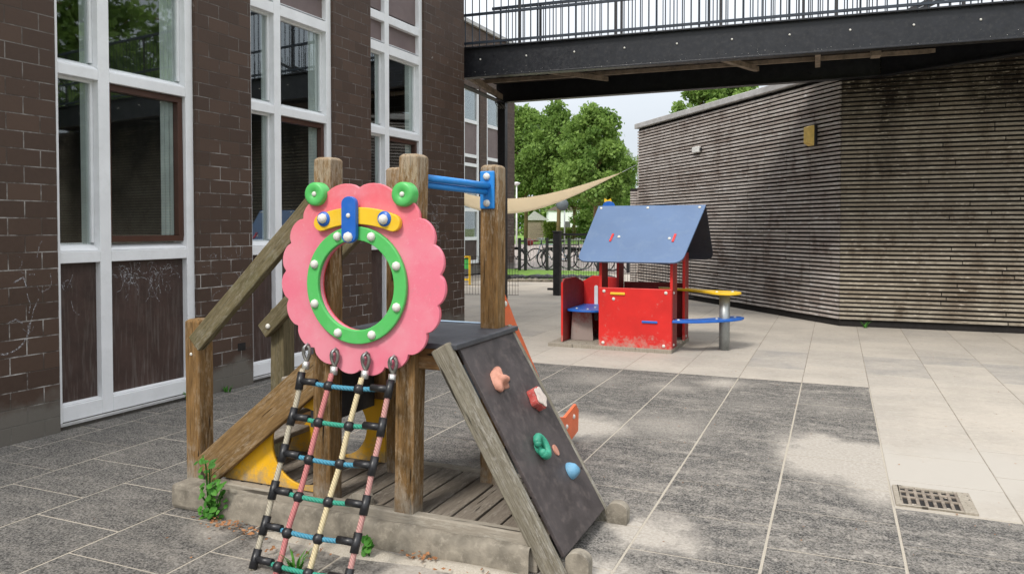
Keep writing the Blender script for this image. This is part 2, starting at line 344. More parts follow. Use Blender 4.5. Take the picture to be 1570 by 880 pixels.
M['weed'] = m_leaf('weed_leaf', (.04, .16, .02), (.10, .30, .04))
M['bark'] = paint('tan_bark', (.22, .15, .075), .9, .2, (.12, .09, .05), .5, 3)
M['hedge'] = m_leaf('hedge_leaf', (.14, .21, .03), (.28, .34, .06))
M['chalk'] = None
def m_chalk():
    m, t, b = newmat('chalk', .95, .1); b.inputs['Base Color'].default_value = (.5, .5, .52, 1)
    v = coords(t); n = noi(t, v, 70, 4, .7)
    tr = nd(t, 'ShaderNodeBsdfTransparent'); ms = nd(t, 'ShaderNodeMixShader'); out = t.nodes['Material Output']
    t.links.new(rng(t, n, .42, .62, 0, .75), ms.inputs[0]); t.links.new(tr.outputs[0], ms.inputs[1]); t.links.new(b.outputs[0], ms.inputs[2]); t.links.new(ms.outputs[0], out.inputs[0])
    return m
M['chalk'] = m_chalk()

def translucent(m, col, f):
    t = m.node_tree; b = t.nodes['Principled BSDF']; tl = nd(t, 'ShaderNodeBsdfTranslucent'); tl.inputs[0].default_value = col+(1,)
    ms = nd(t, 'ShaderNodeMixShader'); ms.inputs[0].default_value = f; t.links.new(b.outputs[0], ms.inputs[1]); t.links.new(tl.outputs[0], ms.inputs[2]); t.links.new(ms.outputs[0], t.nodes['Material Output'].inputs[0])
translucent(M['sail'], (.95, .86, .70), .6)
# ------------------------------------------------------------------ mesh helpers
def tag(o, label=None, cat=None, group=None, kind=None):
    for k, v in (('label', label), ('category', cat), ('group', group), ('kind', kind)):
        if v: o[k] = v
    return o
def empty(name, loc=(0, 0, 0), rz=0, **kw):
    o = bpy.data.objects.new(name, None); COL.objects.link(o); o.location = loc; o.rotation_euler = (0, 0, rz); o.empty_display_size = .1
    return tag(o, **kw)
class MB:
    """collects shapes; build() links them as ONE mesh object"""
    def __init__(s, off=(0, 0, 0)): s.v = []; s.f = []; s.sm = []; s.mi = []; s.off = Vector(off); s.cur = 0
    def add(s, vs, fs, smooth=False, mtx=None):
        n = len(s.v)
        for p in vs:
            p = Vector(p)
            if mtx: p = mtx @ p
            s.v.append(p - s.off)
        for f in fs: s.f.append([i+n for i in f]); s.sm.append(smooth); s.mi.append(s.cur)
    def box(s, a, b, mtx=None):
        x0, y0, z0 = a; x1, y1, z1 = b
        s.add([(x0, y0, z0), (x1, y0, z0), (x1, y1, z0), (x0, y1, z0), (x0, y0, z1), (x1, y0, z1), (x1, y1, z1), (x0, y1, z1)],
              [(0, 3, 2, 1), (4, 5, 6, 7), (0, 1, 5, 4), (1, 2, 6, 5), (2, 3, 7, 6), (3, 0, 4, 7)], False, mtx)
    def tube(s, pts, r, n=8, cap=True, smooth=True):
        pts = [Vector(p) for p in pts]; rings = []
        rs = r if isinstance(r, (list, tuple)) else [r]*len(pts)
        up = None; vs = []
        for i, p in enumerate(pts):
            d = (pts[min(i+1, len(pts)-1)] - pts[max(i-1, 0)]).normalized()
            if up is None: up = d.orthogonal().normalized()
            up = (up - d*up.dot(d)).normalized(); sd_ = d.cross(up)
            vs += [p + (up*math.cos(2*math.pi*k/n) + sd_*math.sin(2*math.pi*k/n))*rs[i] for k in range(n)]
        fs = [(i*n+k, i*n+(k+1) % n, (i+1)*n+(k+1) % n, (i+1)*n+k) for i in range(len(pts)-1) for k in range(n)]
        s.add(vs, fs, smooth)
        if cap:
            s.add([vs[k] for k in range(n)], [tuple(reversed(range(n)))]); m = (len(pts)-1)*n
            s.add([vs[m+k] for k in range(n)], [tuple(range(n))])
    def bar(s, a, b, w, h, up=(0, 0, 1)):
        a, b = Vector(a), Vector(b); d = (b-a).normalized(); sd_ = d.cross(Vector(up)).normalized(); u = sd_.cross(d)
        vs = [p + sd_*w/2*i + u*h/2*j for p in (a, b) for i, j in ((-1, -1), (1, -1), (1, 1), (-1, 1))]
        s.add(vs, [(0, 1, 2, 3), (7, 6, 5, 4), (0, 4, 5, 1), (1, 5, 6, 2), (2, 6, 7, 3), (3, 7, 4, 0)])
    def prism(s, poly, o, ux, uy, th, hole=None):
        """polygon in plane o + x*ux + y*uy, extruded by vector th; optional hole polygon"""
        o, ux, uy, th = Vector(o), Vector(ux), Vector(uy), Vector(th)
        bm = bmesh.new()
        P = lambda q: o + ux*q[0] + uy*q[1]
        edges = []
        for loop in [poly] + (hole or []):
            vv = [bm.verts.new(P(q)) for q in loop]
            edges += [bm.edges.new((vv[i], vv[(i+1) % len(vv)])) for i in range(len(vv))]
        bmesh.ops.triangle_fill(bm, use_beauty=True, edges=edges, normal=-th.normalized())
        bm.verts.index_update()
        vs = [v.co.copy() for v in bm.verts]; fs = [[v.index for v in f.verts] for f in bm.faces]; bm.free()
        s.add(vs, fs); s.add([v+th for v in vs], [list(reversed(f)) for f in fs])
        for loop in [poly] + (hole or []):
            q = [P(x) for x in loop]; n = len(q)
            s.add(q + [x+th for x in q], [(i, (i+1) % n, n+(i+1) % n, n+i) for i in range(n)], len(loop) > 16)
    def lathe(s, prof, c, axis=(0, 0, 1), n=16, smooth=True):
        c, ax = Vector(c), Vector(axis).normalized(); u = ax.orthogonal().normalized(); v = ax.cross(u); vs = []
        for r, h in prof: vs += [c + ax*h + (u*math.cos(2*math.pi*k/n) + v*math.sin(2*math.pi*k/n))*r for k in range(n)]
        s.add(vs, [(i*n+k, i*n+(k+1) % n, (i+1)*n+(k+1) % n, (i+1)*n+k) for i in range(len(prof)-1) for k in range(n)], smooth)
    def dome(s, c, axis, r, h=None, n=10):
        h = h or r*.7
        s.lathe([(r, 0), (r, h*.25), (r*.85, h*.65), (r*.5, h*.93), (.0001, h)], c, axis, n, True)
    def ball(s, c, r, n=10, sc=(1, 1, 1)):
        vs = []; k = n//2
        for i in range(k+1):
            a = math.pi*i/k
            for j in range(n): b = 2*math.pi*j/n; vs.append((c[0]+r*sc[0]*math.sin(a)*math.cos(b), c[1]+r*sc[1]*math.sin(a)*math.sin(b), c[2]+r*sc[2]*math.cos(a)))
        s.add(vs, [(i*n+j, (i+1)*n+j, (i+1)*n+(j+1) % n, i*n+(j+1) % n) for i in range(k) for j in range(n)], True)
    def torus(s, c, axis, R_, r, n=24, m=8):
        c, ax = Vector(c), Vector(axis).normalized(); u = ax.orthogonal().normalized(); v = ax.cross(u); vs = []
        for i in range(n):
            a = 2*math.pi*i/n; d = u*math.cos(a)+v*math.sin(a)
            for j in range(m): b = 2*math.pi*j/m; vs.append(c + d*(R_+r*math.cos(b)) + ax*r*math.sin(b))
        s.add(vs, [(i*m+j, ((i+1) % n)*m+j, ((i+1) % n)*m+(j+1) % m, i*m+(j+1) % m) for i in range(n) for j in range(m)], True)
    def build(s, name, mat, parent=None, bevel=0, tones=None, **kw):
        me = bpy.data.meshes.new(name); me.from_pydata([tuple(v) for v in s.v], [], s.f)
        for m in (mat if isinstance(mat, list) else [mat]): me.materials.append(m)
        me.polygons.foreach_set('use_smooth', s.sm); me.polygons.foreach_set('material_index', s.mi)
        if tones is not None:
            a = me.attributes.new('tone', 'FLOAT', 'FACE'); a.data.foreach_set('value', tones)
        me.update()
        if tones is None:
            bm = bmesh.new(); bm.from_mesh(me); bmesh.ops.remove_doubles(bm, verts=bm.verts, dist=1e-5); bmesh.ops.recalc_face_normals(bm, faces=bm.faces); bm.to_mesh(me); bm.free()
        o = bpy.data.objects.new(name, me); COL.objects.link(o)
        if parent: o.parent = parent
        if bevel:
            b = o.modifiers.new('b', 'BEVEL'); b.width = bevel; b.segments = 2; b.limit_method = 'ANGLE'; b.angle_limit = R(35)
        return tag(o, **kw)
def caps(lst, axis, r, h, mat, parent, n=8, off=(0, 0, 0), nm='bolt_cap'):
    for p in lst: m = MB(off); m.dome(p, axis, r, h, n); m.build(nm, M[mat], parent)
def beam(name, a, b, w, h, mat, parent, up=(0, 0, 1), bevel=.006, off=(0, 0, 0), round_top=0):
    """rectangular timber whose object Z runs along its length; w sideways, h along 'up'"""
    a, b = Vector(a)-Vector(off), Vector(b)-Vector(off); d = b-a; ln = d.length; d.normalize()
    up = Vector(up); x = up.cross(d).normalized(); y = d.cross(x)
    m = MB(); nz = max(2, int(ln/.06)); vs = []; rr = .0015
    for i in range(nz+1):
        z = ln*i/nz
        for sx, sy in ((-1, -1), (1, -1), (1, 1), (-1, 1)):
            j = rr*(noise.noise(Vector((z*5+sx*3, sy*7+a.x*9, a.y*5)))); vs.append((sx*w/2+j, sy*h/2+j, z))
    fs = [(i*4+k, i*4+(k+1) % 4, i*4+4+(k+1) % 4, i*4+4+k) for i in range(nz) for k in range(4)] + [(3, 2, 1, 0)]
    if round_top:
        n = len(vs); q = round_top
        vs += [(sx*(w/2-q), sy*(h/2-q*.8), ln+q*.75) for sx, sy in ((-1, -1), (1, -1), (1, 1), (-1, 1))]
        fs += [(n-4+k, n-4+(k+1) % 4, n+(k+1) % 4, n+k) for k in range(4)] + [(n, n+1, n+2, n+3)]
    else: fs.append(tuple(nz*4+k for k in range(4)))
    m.add(vs, fs); o = m.build(name, mat, parent, bevel)
    o.matrix_local = Matrix.Translation(a) @ Matrix((x, y, d)).transposed().to_4x4()
    return o
def copy_tree(o, parent=None, lvl=0):
    c = o.copy(); COL.objects.link(c); c.parent = parent
    for ch in [x for x in COL.objects if x.parent == o]: copy_tree(ch, c)
    return c
def circ(r, n=32, c=(0, 0), a0=0, a1=2*math.pi, rz=None):
    k = n if a1-a0 > 6.28 else n+1
    return [(c[0]+r*math.cos(a0+(a1-a0)*i/n), c[1]+(rz or r)*math.sin(a0+(a1-a0)*i/n)) for i in range(k)]
YT = R(23); CU, SU = math.cos(YT), math.sin(YT)
def UV(u, v, z=0): return Vector((u*CU+v*SU, -u*SU+v*CU, z))       # paving grid frame -> world

# ------------------------------------------------------------------ ground
def tiles(name, rects, su, sv, u0, v0, z, gap, gv, mat, tonef, thick=.03, jit=.0006, stag=True, rnd=random.Random(3)):
    m = MB(); tones = []
    ua = min(r[0] for r in rects); ub = max(r[1] for r in rects); va = min(r[2] for r in rects); vb = max(r[3] for r in rects)
    i0 = math.floor((ua-u0)/su)-1; i1 = math.ceil((ub-u0)/su)+1
    for i in range(i0, i1):
        a, b = u0+i*su, u0+(i+1)*su; sh = (sv/2 if (i % 2 and stag) else 0)
        for j in range(math.floor((va-v0)/sv)-2, math.ceil((vb-v0)/sv)+2):
            c, d = v0+sh+j*sv, v0+sh+(j+1)*sv
            for (ra, rb, rc, rd) in rects:
                x0, x1, y0, y1 = max(a, ra), min(b, rb), max(c, rc), min(d, rd)
                if x1-x0 < .03 or y1-y0 < .03: continue
                g = gap*rnd.uniform(.8, 1.2)/2; k_ = gv*rnd.uniform(.6, 1.4)/2; h = [z+rnd.uniform(-jit, jit) for _ in range(4)]; e = .0012; g2 = g+.003
                k2 = k_+.003; vs = []
                for (p_, q_, hz) in ((g, k_, None), (g, k_, e), (g2, k2, 0)):
                    for n_, (xx, yy) in enumerate(((x0+p_, y0+q_), (x1-p_, y0+q_), (x1-p_, y1-q_), (x0+p_, y1-q_))): vs.append((xx, yy, z-thick if hz is None else h[n_]-hz))
                m.add(vs, [(0, 1, 5, 4), (1, 2, 6, 5), (2, 3, 7, 6), (3, 0, 4, 7), (4, 5, 9, 8), (5, 6, 10, 9), (6, 7, 11, 10), (7, 4, 8, 11), (8, 9, 10, 11)])
                tones += [tonef((x0+x1)/2, (y0+y1)/2, rnd)]*9
    o = m.build(name, mat, None, tones=tones, kind='structure'); o.rotation_euler = (0, 0, -YT); return o
def sheet(name, poly, z, mat, **kw):
    m = MB(); m.add([(x, y, z) for x, y in poly], [tuple(range(len(poly)))]); return m.build(name, mat, None, tones=[0], **kw)
ST = .5127
sheet('ground', [(-600, -600), (600, -600), (600, 900), (-600, 900)], -.06, M['earth'], kind='structure')
sb = MB(); sb.add([(-9, -2, -.0005), (12, -2, -.0005), (12, 6.85, -.0005), (-9, 6.85, -.0005)], [(0, 1, 2, 3)])
o = sb.build('sand', M['sand'], None, tones=[0], kind='structure'); o.rotation_euler = (0, 0, -YT)
db = MB(); db.add([(-9, 6.8, .0006), (12, 6.8, .0006), (12, 21, .0006), (-9, 21, .0006)], [(0, 1, 2, 3)]); db.add([(.77, -2, .0006), (12, -2, .0006), (12, 6.8, .0006), (.77, 6.8, .0006)], [(0, 1, 2, 3)])
db.add([(.262, 3.95, .0007), (.769, 3.95, .0007), (.769, 6.8, .0007), (.262, 6.8, .0007)], [(0, 1, 2, 3)])
o = db.build('joint_dirt', M['dirt'], None, tones=[0, 0, 0], kind='structure'); o.rotation_euler = (0, 0, -YT)
tiles('rubber_tiles', [(-7.5, .26, -1, 6.83), (.26, .773, -1, 3.945)], ST, .46, .26, 3.471-.46*20, 0.0022, .011, .009, M['rubber'], lambda x, y, r: r.uniform(0, .35))
greys = [(.55, 7.9), (.55, 8.3), (1.05, 8.5), (1.6, 7.8), (1.6, 8.25), (2.15, 8.0), (-.4, 7.9), (-.4, 8.4), (3.2, 6.9), (3.2, 7.3), (-2.6, 9.4), (-2.1, 9.9)]
def slab_tone(x, y, r):
    t = r.uniform(0, .32)
    if any(abs(x-a) < .26 and abs(y-b) < .24 for a, b in greys): t = .95
    elif r.random() < (.10 if y > 7.3 else 0): t = r.uniform(.5, .85)
    return t
tiles('paving', [(.26, .773, 3.945, 6.83), (.773, 11, -1, 6.83), (-8, 11, 6.83, 20.6)], ST, ST, .26, .26, 0.0026, .006, .006, M['slab'], slab_tone, stag=True, jit=.0006)
sheet('path', [(-12, 21), (14, 15), (30, 64), (-20, 66)], -.035, M['path'], kind='structure')
sheet('lawn', [(-60, 62), (60, 62), (120, 170), (-120, 170)], -.02, M['lawn'], kind='structure')

# ------------------------------------------------------------------ main brick building
FY = R(25.35); P0 = Vector((-2.867, 4.819, 0))
bld = empty('school_building', P0, R(90)-FY, label='dark brown brick building with tall white framed window strips, filling the left side', cat='building')
WTOP = 6.9; DEP = .30
openings = [(-3.33, 1.08), (-1.665, 1.08), (0.0, 1.10), (1.668, 1.07), (3.332, 1.03)]
m = MB(); x = -4.6
for (a, wd) in openings:
    m.box((x, 0, 0), (a, DEP, WTOP)); x = a+wd
m.box((x, 0, 0), (5.297, DEP, WTOP))
for (a, wd) in openings: m.box((a, .035, 0), (a+wd, DEP, .045))
m.box((-4.6, 0, WTOP), (5.297, 7, WTOP+.35)); m.box((5.0, DEP, 0), (5.297, 7, WTOP))
m.build('wall', M['brick'], bld)
m = MB(); m.box((-4.6, 3.4, 0), (5.0, 3.45, WTOP)); m.box((-4.6, DEP, -.01), (5.0, 3.4, .1)); m.box((-4.6, DEP, 3.3), (5.0, 3.4, 3.5)); m.box((-4.65, 0.02, 0), (-4.6, 3.45, WTOP))
for a, wd in openings[1:]: m.box((a-.35, DEP+.02, .1), (a-.25, 3.4, 3.3))
m.build('room_interior', M['interior'], bld)
def window(a, wd):
    sc = wd/1.10; s0 = a+.0; F = .03
    ml, mr = a+.316*sc, a+.40*sc; jl, jr = a+.037*sc, a+1.03*sc
    fr = MB()
    fr.box((a+.001, F, .045), (jl, F+.14, WTOP-.05)); fr.box((jr, F, .045), (a+wd-.001, F+.14, WTOP-.05)); fr.box((ml, F+.002, .05), (mr, F+.13, WTOP-.06))
    rails = [(.05, .15), (1.07, 1.145), (2.28, 2.35), (3.14, 3.235), (3.465, 3.55), (4.9, 4.98), (6.0, 6.08), (6.75, 6.85)]
    for (p, q) in rails:
        for (u0, u1) in ((jl, ml), (mr, jr)): fr.box((u0, F+.001, p), (u1, F+.12, q))
    fo = fr.build('window_frame', M['white'], bld, .004)
    for z0, h in ((.15, .025), (1.145, .055), (2.35, .05), (3.55, .045), (3.25, .03)):
        for (u0, u1) in ((jl, ml), (mr, jr)):
            sl = MB(); sl.add([(u0, F+.012, z0+.002), (u1, F+.012, z0+.002), (u1, F+.10, z0+.002), (u0, F+.10, z0+.002), (u0, F+.012, z0+.006), (u1, F+.012, z0+.006), (u1, F+.10, z0+h), (u0, F+.10, z0+h)],
                   [(0, 3, 2, 1), (4, 5, 6, 7), (0, 1, 5, 4), (1, 2, 6, 5), (2, 3, 7, 6), (3, 0, 4, 7)]); sl.build('sill', M['white'], fo)
    # inner sash strips round the panes
    for (z0, z1) in ((1.20, 2.28), (2.40, 3.14)):
        for (u0, u1) in ((jl, ml), (mr, jr)):
            if z0 < 2 and u0 == mr: continue
            sl = MB(); sl.box((u1-.022, F+.055, z0), (u1-.002, F+.085, z1)); sl.box((u0+.002, F+.055, z0), (u0+.018, F+.085, z1)); sl.box((u0, F+.056, z1-.018), (u1, F+.084, z1-.001)); sl.build('sash', M['white'], fo)
    cs = MB(); u0, u1, z0, z1 = mr+.004, jr-.004, 1.20, 2.277; q = .042
    for bx in ((u0, z0, u1, z0+q), (u0, z1-q, u1, z1), (u0, z0+q, u0+q*.6, z1-q), (u1-q, z0+q, u1, z1-q)): cs.box((bx[0], F+.03, bx[1]), (bx[2], F+.085, bx[3]))
    cs.build('casement', M['brownframe'], fo, .004)
    for (u0, u1) in ((jl, ml), (mr, jr)):
        for (z0, z1) in ((1.19, 2.28), (2.39, 3.14)):
            g = MB(); g.add([(u0, F+.07, z0), (u1, F+.07, z0), (u1, F+.07, z1), (u0, F+.07, z1)], [(0, 1, 2, 3)]); g.build('pane', M['glass'], fo)
        for (z0, z1, mt) in ((.16, 1.07, 'panel'), (3.27, 3.465, 'panel_up'), (3.59, 4.9, 'panel_up'), (4.98, 6.0, 'panel_up'), (6.08, 6.75, 'panel_up')):
            g = MB(); g.box((u0, F+.05, z0), (u1, F+.07, z1)); g.build('panel', M[mt], fo)
    # curtains just inside the right-hand side of each light
    for (u0, u1) in ((jl+.215, ml-.003), (jr-.145, jr-.003)):
        cu = MB()
        for k in range(7):
            x0 = u0+(u1-u0)*k/7; x1 = u0+(u1-u0)*(k+1)/7; y0, y1 = (.114, .128) if k % 2 else (.128, .114)
            cu.add([(x0, y0, 1.0), (x1, y1, 1.0), (x1, y1, 3.2), (x0, y0, 3.2)], [(0, 1, 2, 3)])
        cu.build('curtain', M['curtain'], fo)
    # lead flashing under the frame
    fl = MB(); fl.box((a+.01, .012, .028), (a+wd-.01, .034, .044)); fl.build('flashing', M['fascia'], fo)
    return fo
frames = [window(a, wd) for a, wd in openings]
# chalk scribbles on panel and piers (real strokes, a flat ribbon on the surface)
def stroke(mb, pts, y, wd=.004):
    P = [Vector((p[0], y, p[1])) for p in pts]
    for i in range(len(P)-1):
        d = (P[i+1]-P[i]); 
        if d.length < 1e-5: continue
        n = Vector((-d.z, 0, d.x)).normalized()*wd*random.uniform(.3, .7)
        mb.add([P[i]-n, P[i+1]-n, P[i+1]+n, P[i]+n], [(0, 1, 2, 3)])
def squiggle(x, z, s, n=10):
    pts = [(x, z)]; a = random.uniform(0, 6.28); c = random.uniform(-1, 1)
    for i in range(n):
        a += c*.6+random.uniform(-.4, .4); pts.append((pts[-1][0]+math.cos(a)*s, pts[-1][1]+math.sin(a)*s*1.3))
    return pts
ch = MB()
for i in range(46):
    x0 = random.choice([.50, .56, .60, .72, .80, .84, .90])+random.uniform(-.03, .03); z0 = random.uniform(.88, 1.02)
    stroke(ch, [(min(1.0, max(.42, px)), min(1.05, pz)) for px, pz in squiggle(x0, z0, .014, random.randint(6, 14))], .0795, .003)
for i in range(6): stroke(ch, squiggle(random.uniform(.08, .2), random.uniform(.8, .98), .013, 8), .0795, .0025)
ch.build('chalk_scribble', M['chalk'], bld)
ch = MB()
arc = [(-.335+.15*math.cos(a), .72+.17*math.sin(a)) for a in [math.pi+.2+i*(math.pi-.2)/16 for i in range(17)]]
stroke(ch, arc, -.0012, .009); stroke(ch, [(-.18, .72), (-.16, .80), (-.13, .86)], -.0012, .005); stroke(ch, [(-.32, .73), (-.27, .75), (-.23, .72)], -.0012, .008)
stroke(ch, [(-.28, .97), (-.22, 1.0), (-.2, .93)], -.0012, .008); stroke(ch, [(-.20, .90), (-.18, .83), (-.19, .78)], -.0012, .006)
for i in range(7): stroke(ch, squiggle(random.uniform(-.33, -.05), random.uniform(.7, 1.15), .02, 5), -.0012, .003)
for i in range(20): stroke(ch, squiggle(random.uniform(4.45, 4.85), random.uniform(1.05, 1.75), .03, 8), -.0012, .004)
for i in range(14): stroke(ch, squiggle(random.uniform(1.2, 1.6), random.uniform(.6, 1.2), .02, 6), -.0012, .003)
ch.build('chalk_drawing', M['chalk'], bld)
vb = MB(); vb.box((1.50, -.004, .30), (1.58, .002, .36)); vb.build('air_brick', M['grid'], bld)

# ------------------------------------------------------------------ second building behind
PB = Vector((.081, 23.813, 0))
b2 = empty('annex_building', PB, R(90)-FY, label='distant brown brick building with narrow white framed windows behind the black bridge column', cat='building')
ops2 = [(-9.9, .95), (-8.3, .95), (-6.6, .95), (-4.9, .95), (-3.25, .95), (-1.88, .95)]
m = MB(); x = -14
for a, wd in ops2: m.box((x, 0, 0), (a, .3, 6.9)); x = a+wd
m.box((x, 0, 0), (0, .3, 6.9))
for a, wd in ops2: m.box((a, .02, 5.2), (a+wd, .3, 6.9)); m.box((a, .02, 0), (a+wd, .3, .3))
m.box((-14, .3, 0), (-13.7, 8, 6.9)); m.box((-.3, .3, 0), (0, 8, 6.9)); m.box((-14, .3, 6.6), (0, 8, 6.88))
m.build('wall', M['brick'], b2)
m = MB(); m.box((-13.7, 1.6, 0), (-.3, 1.7, 6.6)); m.build('room_interior', M['interior'], b2)
m = MB(); m.box((-14.1, -.06, 6.9), (.06, 8.1, 7.0)); m.build('roof_edge', M['fascia'], b2)
for a, wd in ops2:
    f = MB()
    for x0 in (a+.001, a+.42*wd if wd > 5 else a+wd-.12): f.box((x0, .03, .3), (x0+.10, .14, 5.2))
    for z in (.3, .95, 1.75, 2.5, 3.0, 3.25, 4.2, 5.1): f.box((a+.1, .032, z), (a+wd-.12, .13, z+.09))
    fo = f.build('window_frame', M['white'], b2)
    for z0, z1, mt in ((1.04, 1.75, 'glass'), (1.84, 2.5, 'glass'), (2.59, 3.0, 'panel'), (3.34, 4.2, 'panel_up'), (4.29, 5.1, 'glass'), (.39, .95, 'panel'), (3.09, 3.25, 'panel')):
        g = MB(); g.box((a+.1, .07, z0), (a+wd-.12, .08, z1)); g.build('pane' if mt == 'glass' else 'panel', M[mt], fo)

# ------------------------------------------------------------------ slatted timber building (right)
WC = Vector((4.327, 10.061, 0))
sl_b = empty('slatted_building', WC, 0, label='low building clad in weathered horizontal timber slats on the right', cat='building')
PIT = .057
def slat_wall(name, ang, L0, L1, hgt, cuts, doorz, flip, jl=3.6, mt='slat'):
    """wall running from WC along direction ang; slats on the side facing the yard"""
    o = MB(); tn = []; rnd = random.Random(11); n = int((hgt-.10)/PIT); s = -1 if flip else 1
    for i in range(n):
        z = .10+i*PIT; segs = []; x = L0
        cs = [c for c in cuts] if z < doorz else []
        k = L0+rnd.uniform(1, jl)
        while k < L1: cs.append(k); k += jl*rnd.uniform(.7, 1.2)
        for c in sorted(cs)+[L1+.006]: segs.append((x, c-.006)); x = c+.006
        for (p, q) in segs:
            if q-p < .02: continue
            dz = rnd.uniform(-.002, .002); dy = rnd.uniform(0, .005)
            o.box((p, min(0, s*(.026+dy)), z+dz), (q, max(0, s*(.026+dy)), z+.031+dz)); tn += [rnd.random()**1.6]*6
    ob = o.build(name, M[mt], sl_b, tones=tn); ob.rotation_euler = (0, 0, ang)
    b = MB(); b.box((L0, min(-.002*s, -.25*s), 0), (L1, max(-.002*s, -.25*s), hgt-.02)); bo = b.build('backing', M['grid'], ob)
    bt = MB()
    x = L0+.3
    while x < L1: bt.box((x, min(-.001*s, .001*s), .1), (x+.05, max(.001*s, -.001*s), hgt)); x += .6
    bt.build('batten', M['grid'], ob)
    return ob
A1 = math.atan2(.956, -.2929)
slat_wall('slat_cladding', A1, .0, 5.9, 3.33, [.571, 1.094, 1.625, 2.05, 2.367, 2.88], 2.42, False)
A2 = math.atan2(-.743, 1.94)
slat_wall('slat_cladding', A2, .0, 9, 3.5, [], 0, True, 3.0, 'slat_shade')
d1 = Vector((-.2929, .956, 0)); n1 = Vector((.956, .2929, 0))
m = MB(); m.bar(Vector((0, 0, 3.37))+d1*-.0, Vector((0, 0, 3.37))+d1*5.95, .16, .10); m.build('roof_edge', M['fascia'], sl_b, .01)
m = MB(); e1 = d1*5.9; fa = Vector((9*math.cos(A2), 9*math.sin(A2), 0))
m.add([Vector((0, 0, 3.40))+n1*.1, Vector((0, 0, 3.40))+e1+n1*.1, Vector((0, 0, 3.40))+e1+n1*9, Vector((0, 0, 3.40))+fa+Vector((0, 3, 0))], [(0, 1, 2, 3)])
m.build('roof', M['fascia'], sl_b)
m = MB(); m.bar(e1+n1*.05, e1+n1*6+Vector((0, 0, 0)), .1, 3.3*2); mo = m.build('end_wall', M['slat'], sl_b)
m = MB(); q0 = d1*6.0-n1*.05
m.bar(Vector((-1.58, 7.62, 1.1)), Vector((0, 7.1, 1.1)), .10, 2.2); m.build('rear_wall', M['grid'], sl_b); m = MB()
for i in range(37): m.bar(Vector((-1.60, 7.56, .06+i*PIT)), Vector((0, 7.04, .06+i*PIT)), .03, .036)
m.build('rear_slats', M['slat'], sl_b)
# door ironmongery
m = MB()
def w1(t, z, out=.03): return d1*t - n1*out + Vector((0, 0, z))
m.bar(w1(1.05, 1.22), w1(2.2, 1.22), .012, .012); m.bar(w1(2.2, 1.15), w1(2.2, 1.30), .012, .03); m.bar(w1(1.05, 1.12), w1(1.05, 1.32), .012, .03)
m.build('door_bar', M['greyhook'], sl_b)
# railing on its roof
m = MB()
pA, pB = Vector((3.4, 15.2, 3.35)), Vector((8.5, 13.4, 3.35))
for k in range(46):
    p = pA.lerp(pB, k/45); r_ = .03 if k % 9 == 0 else .008; m.tube([p, p+Vector((0, 0, 1.1))], r_, 6)
m.bar(pA+Vector((0, 0, 1.1)), pB+Vector((0, 0, 1.1)), .05, .04); m.bar(pA+Vector((0, 0, .1)), pB+Vector((0, 0, .1)), .04, .03)
m.build('roof_railing', M['black'], sl_b)

# wall lamp and small box (things on the wall)
def on_w1(px_t, z, out): return WC + d1*px_t - n1*out + Vector((0, 0, z))
lam = empty('wall_lamp', on_w1(.50, 2.56, .03), A1, label='amber bulkhead lamp with black rim high on the slatted wall', cat='lamp')
m = MB(); m.box((-.075, -.001, -.15), (.075, .05, .15)); m.build('back_plate', M['black'], lam, .01)
m = MB()
m.add([(-.066, .05, -.14), (.066, .05, -.14), (.066, .05, .14), (-.066, .05, .14), (-.05, .135, -.105), (.05, .135, -.105), (.05, .135, .115), (-.05, .135, .115)],
      [(0, 1, 5, 4), (1, 2, 6, 5), (2, 3, 7, 6), (3, 0, 4, 7), (4, 5, 6, 7)]); m.build('lens', M['lampyellow'], lam, .012)
jb = empty('junction_box', on_w1(3.55, 2.665, .03), A1, label='small white box screwed on the slatted wall, left of the amber lamp', cat='box')
m = MB(); m.box((-.11, 0, -.05), (.11, .05, .05)); m.build('housing', M['whiteplastic'], jb, .008)
m = MB(); m.box((-.15, 0, -.03), (-.11, .03, .02)); m.build('bracket', M['black'], jb)

# ------------------------------------------------------------------ footbridge
BR = Vector((-.617, 9.92, 0)); BY = R(-19.6)
br = empty('footbridge', BR, BY, label='black steel footbridge with bar railings crossing overhead', cat='bridge')
ZB = 3.23; ZT = 3.60; BW = 1.95
def girder(a, b, nm='girder'):
    a, b = Vector(a), Vector(b); m = MB()
    m.bar(a+Vector((0, 0, (ZB+ZT)/2)), b+Vector((0, 0, (ZB+ZT)/2)), .02, ZT-ZB)
    m.bar(a+Vector((0, 0, ZB)), b+Vector((0, 0, ZB)), .13, .018); m.bar(a+Vector((0, 0, ZT)), b+Vector((0, 0, ZT)), .13, .018)
    return m.build(nm, M['girder'], br, .002)
g1 = girder((0, 0, 0), (12, 0, 0))
k = .05
while k < 9: m = MB(); m.ball((k+.18, -.014, ZB+.22), .014, 6); m.build('bolt', M['bolt'], g1); k += .62
m = MB(); rnd = random.Random(5)
for i in range(150): m.ball((rnd.uniform(0, 9), -.0605+rnd.uniform(0, .04), ZB+.011), rnd.uniform(.003, .008), 5, (1, 1, .4))
for i in range(90): m.ball((rnd.uniform(0, 9), -.012, ZB+.02+abs(rnd.gauss(0, .04))), rnd.uniform(.002, .004), 5)
m.build('droppings', M['bolt'], g1, kind='stuff')
g2 = girder((-.3, 1.97, 0), (5.05, 1.66, 0)); g3 = girder((5.06, 1.64, 0), (7.3, .22, 0))
m = MB(); m.box((-.3, .02, ZB+.27), (12, BW-.32, ZB+.33)); m.box((-.3, BW-.32, ZB+.271), (4.3, BW-.05, ZB+.331)); m.build('deck', M['deckunder'], br)
m = MB(); m.box((4.4, .03, ZB+.34), (12, 5.2, ZB+.40)); m.build('shade_deck', M['deckunder'], br)  # added deck above the wall top, there to shade the upper slats
m = MB(); k = .0
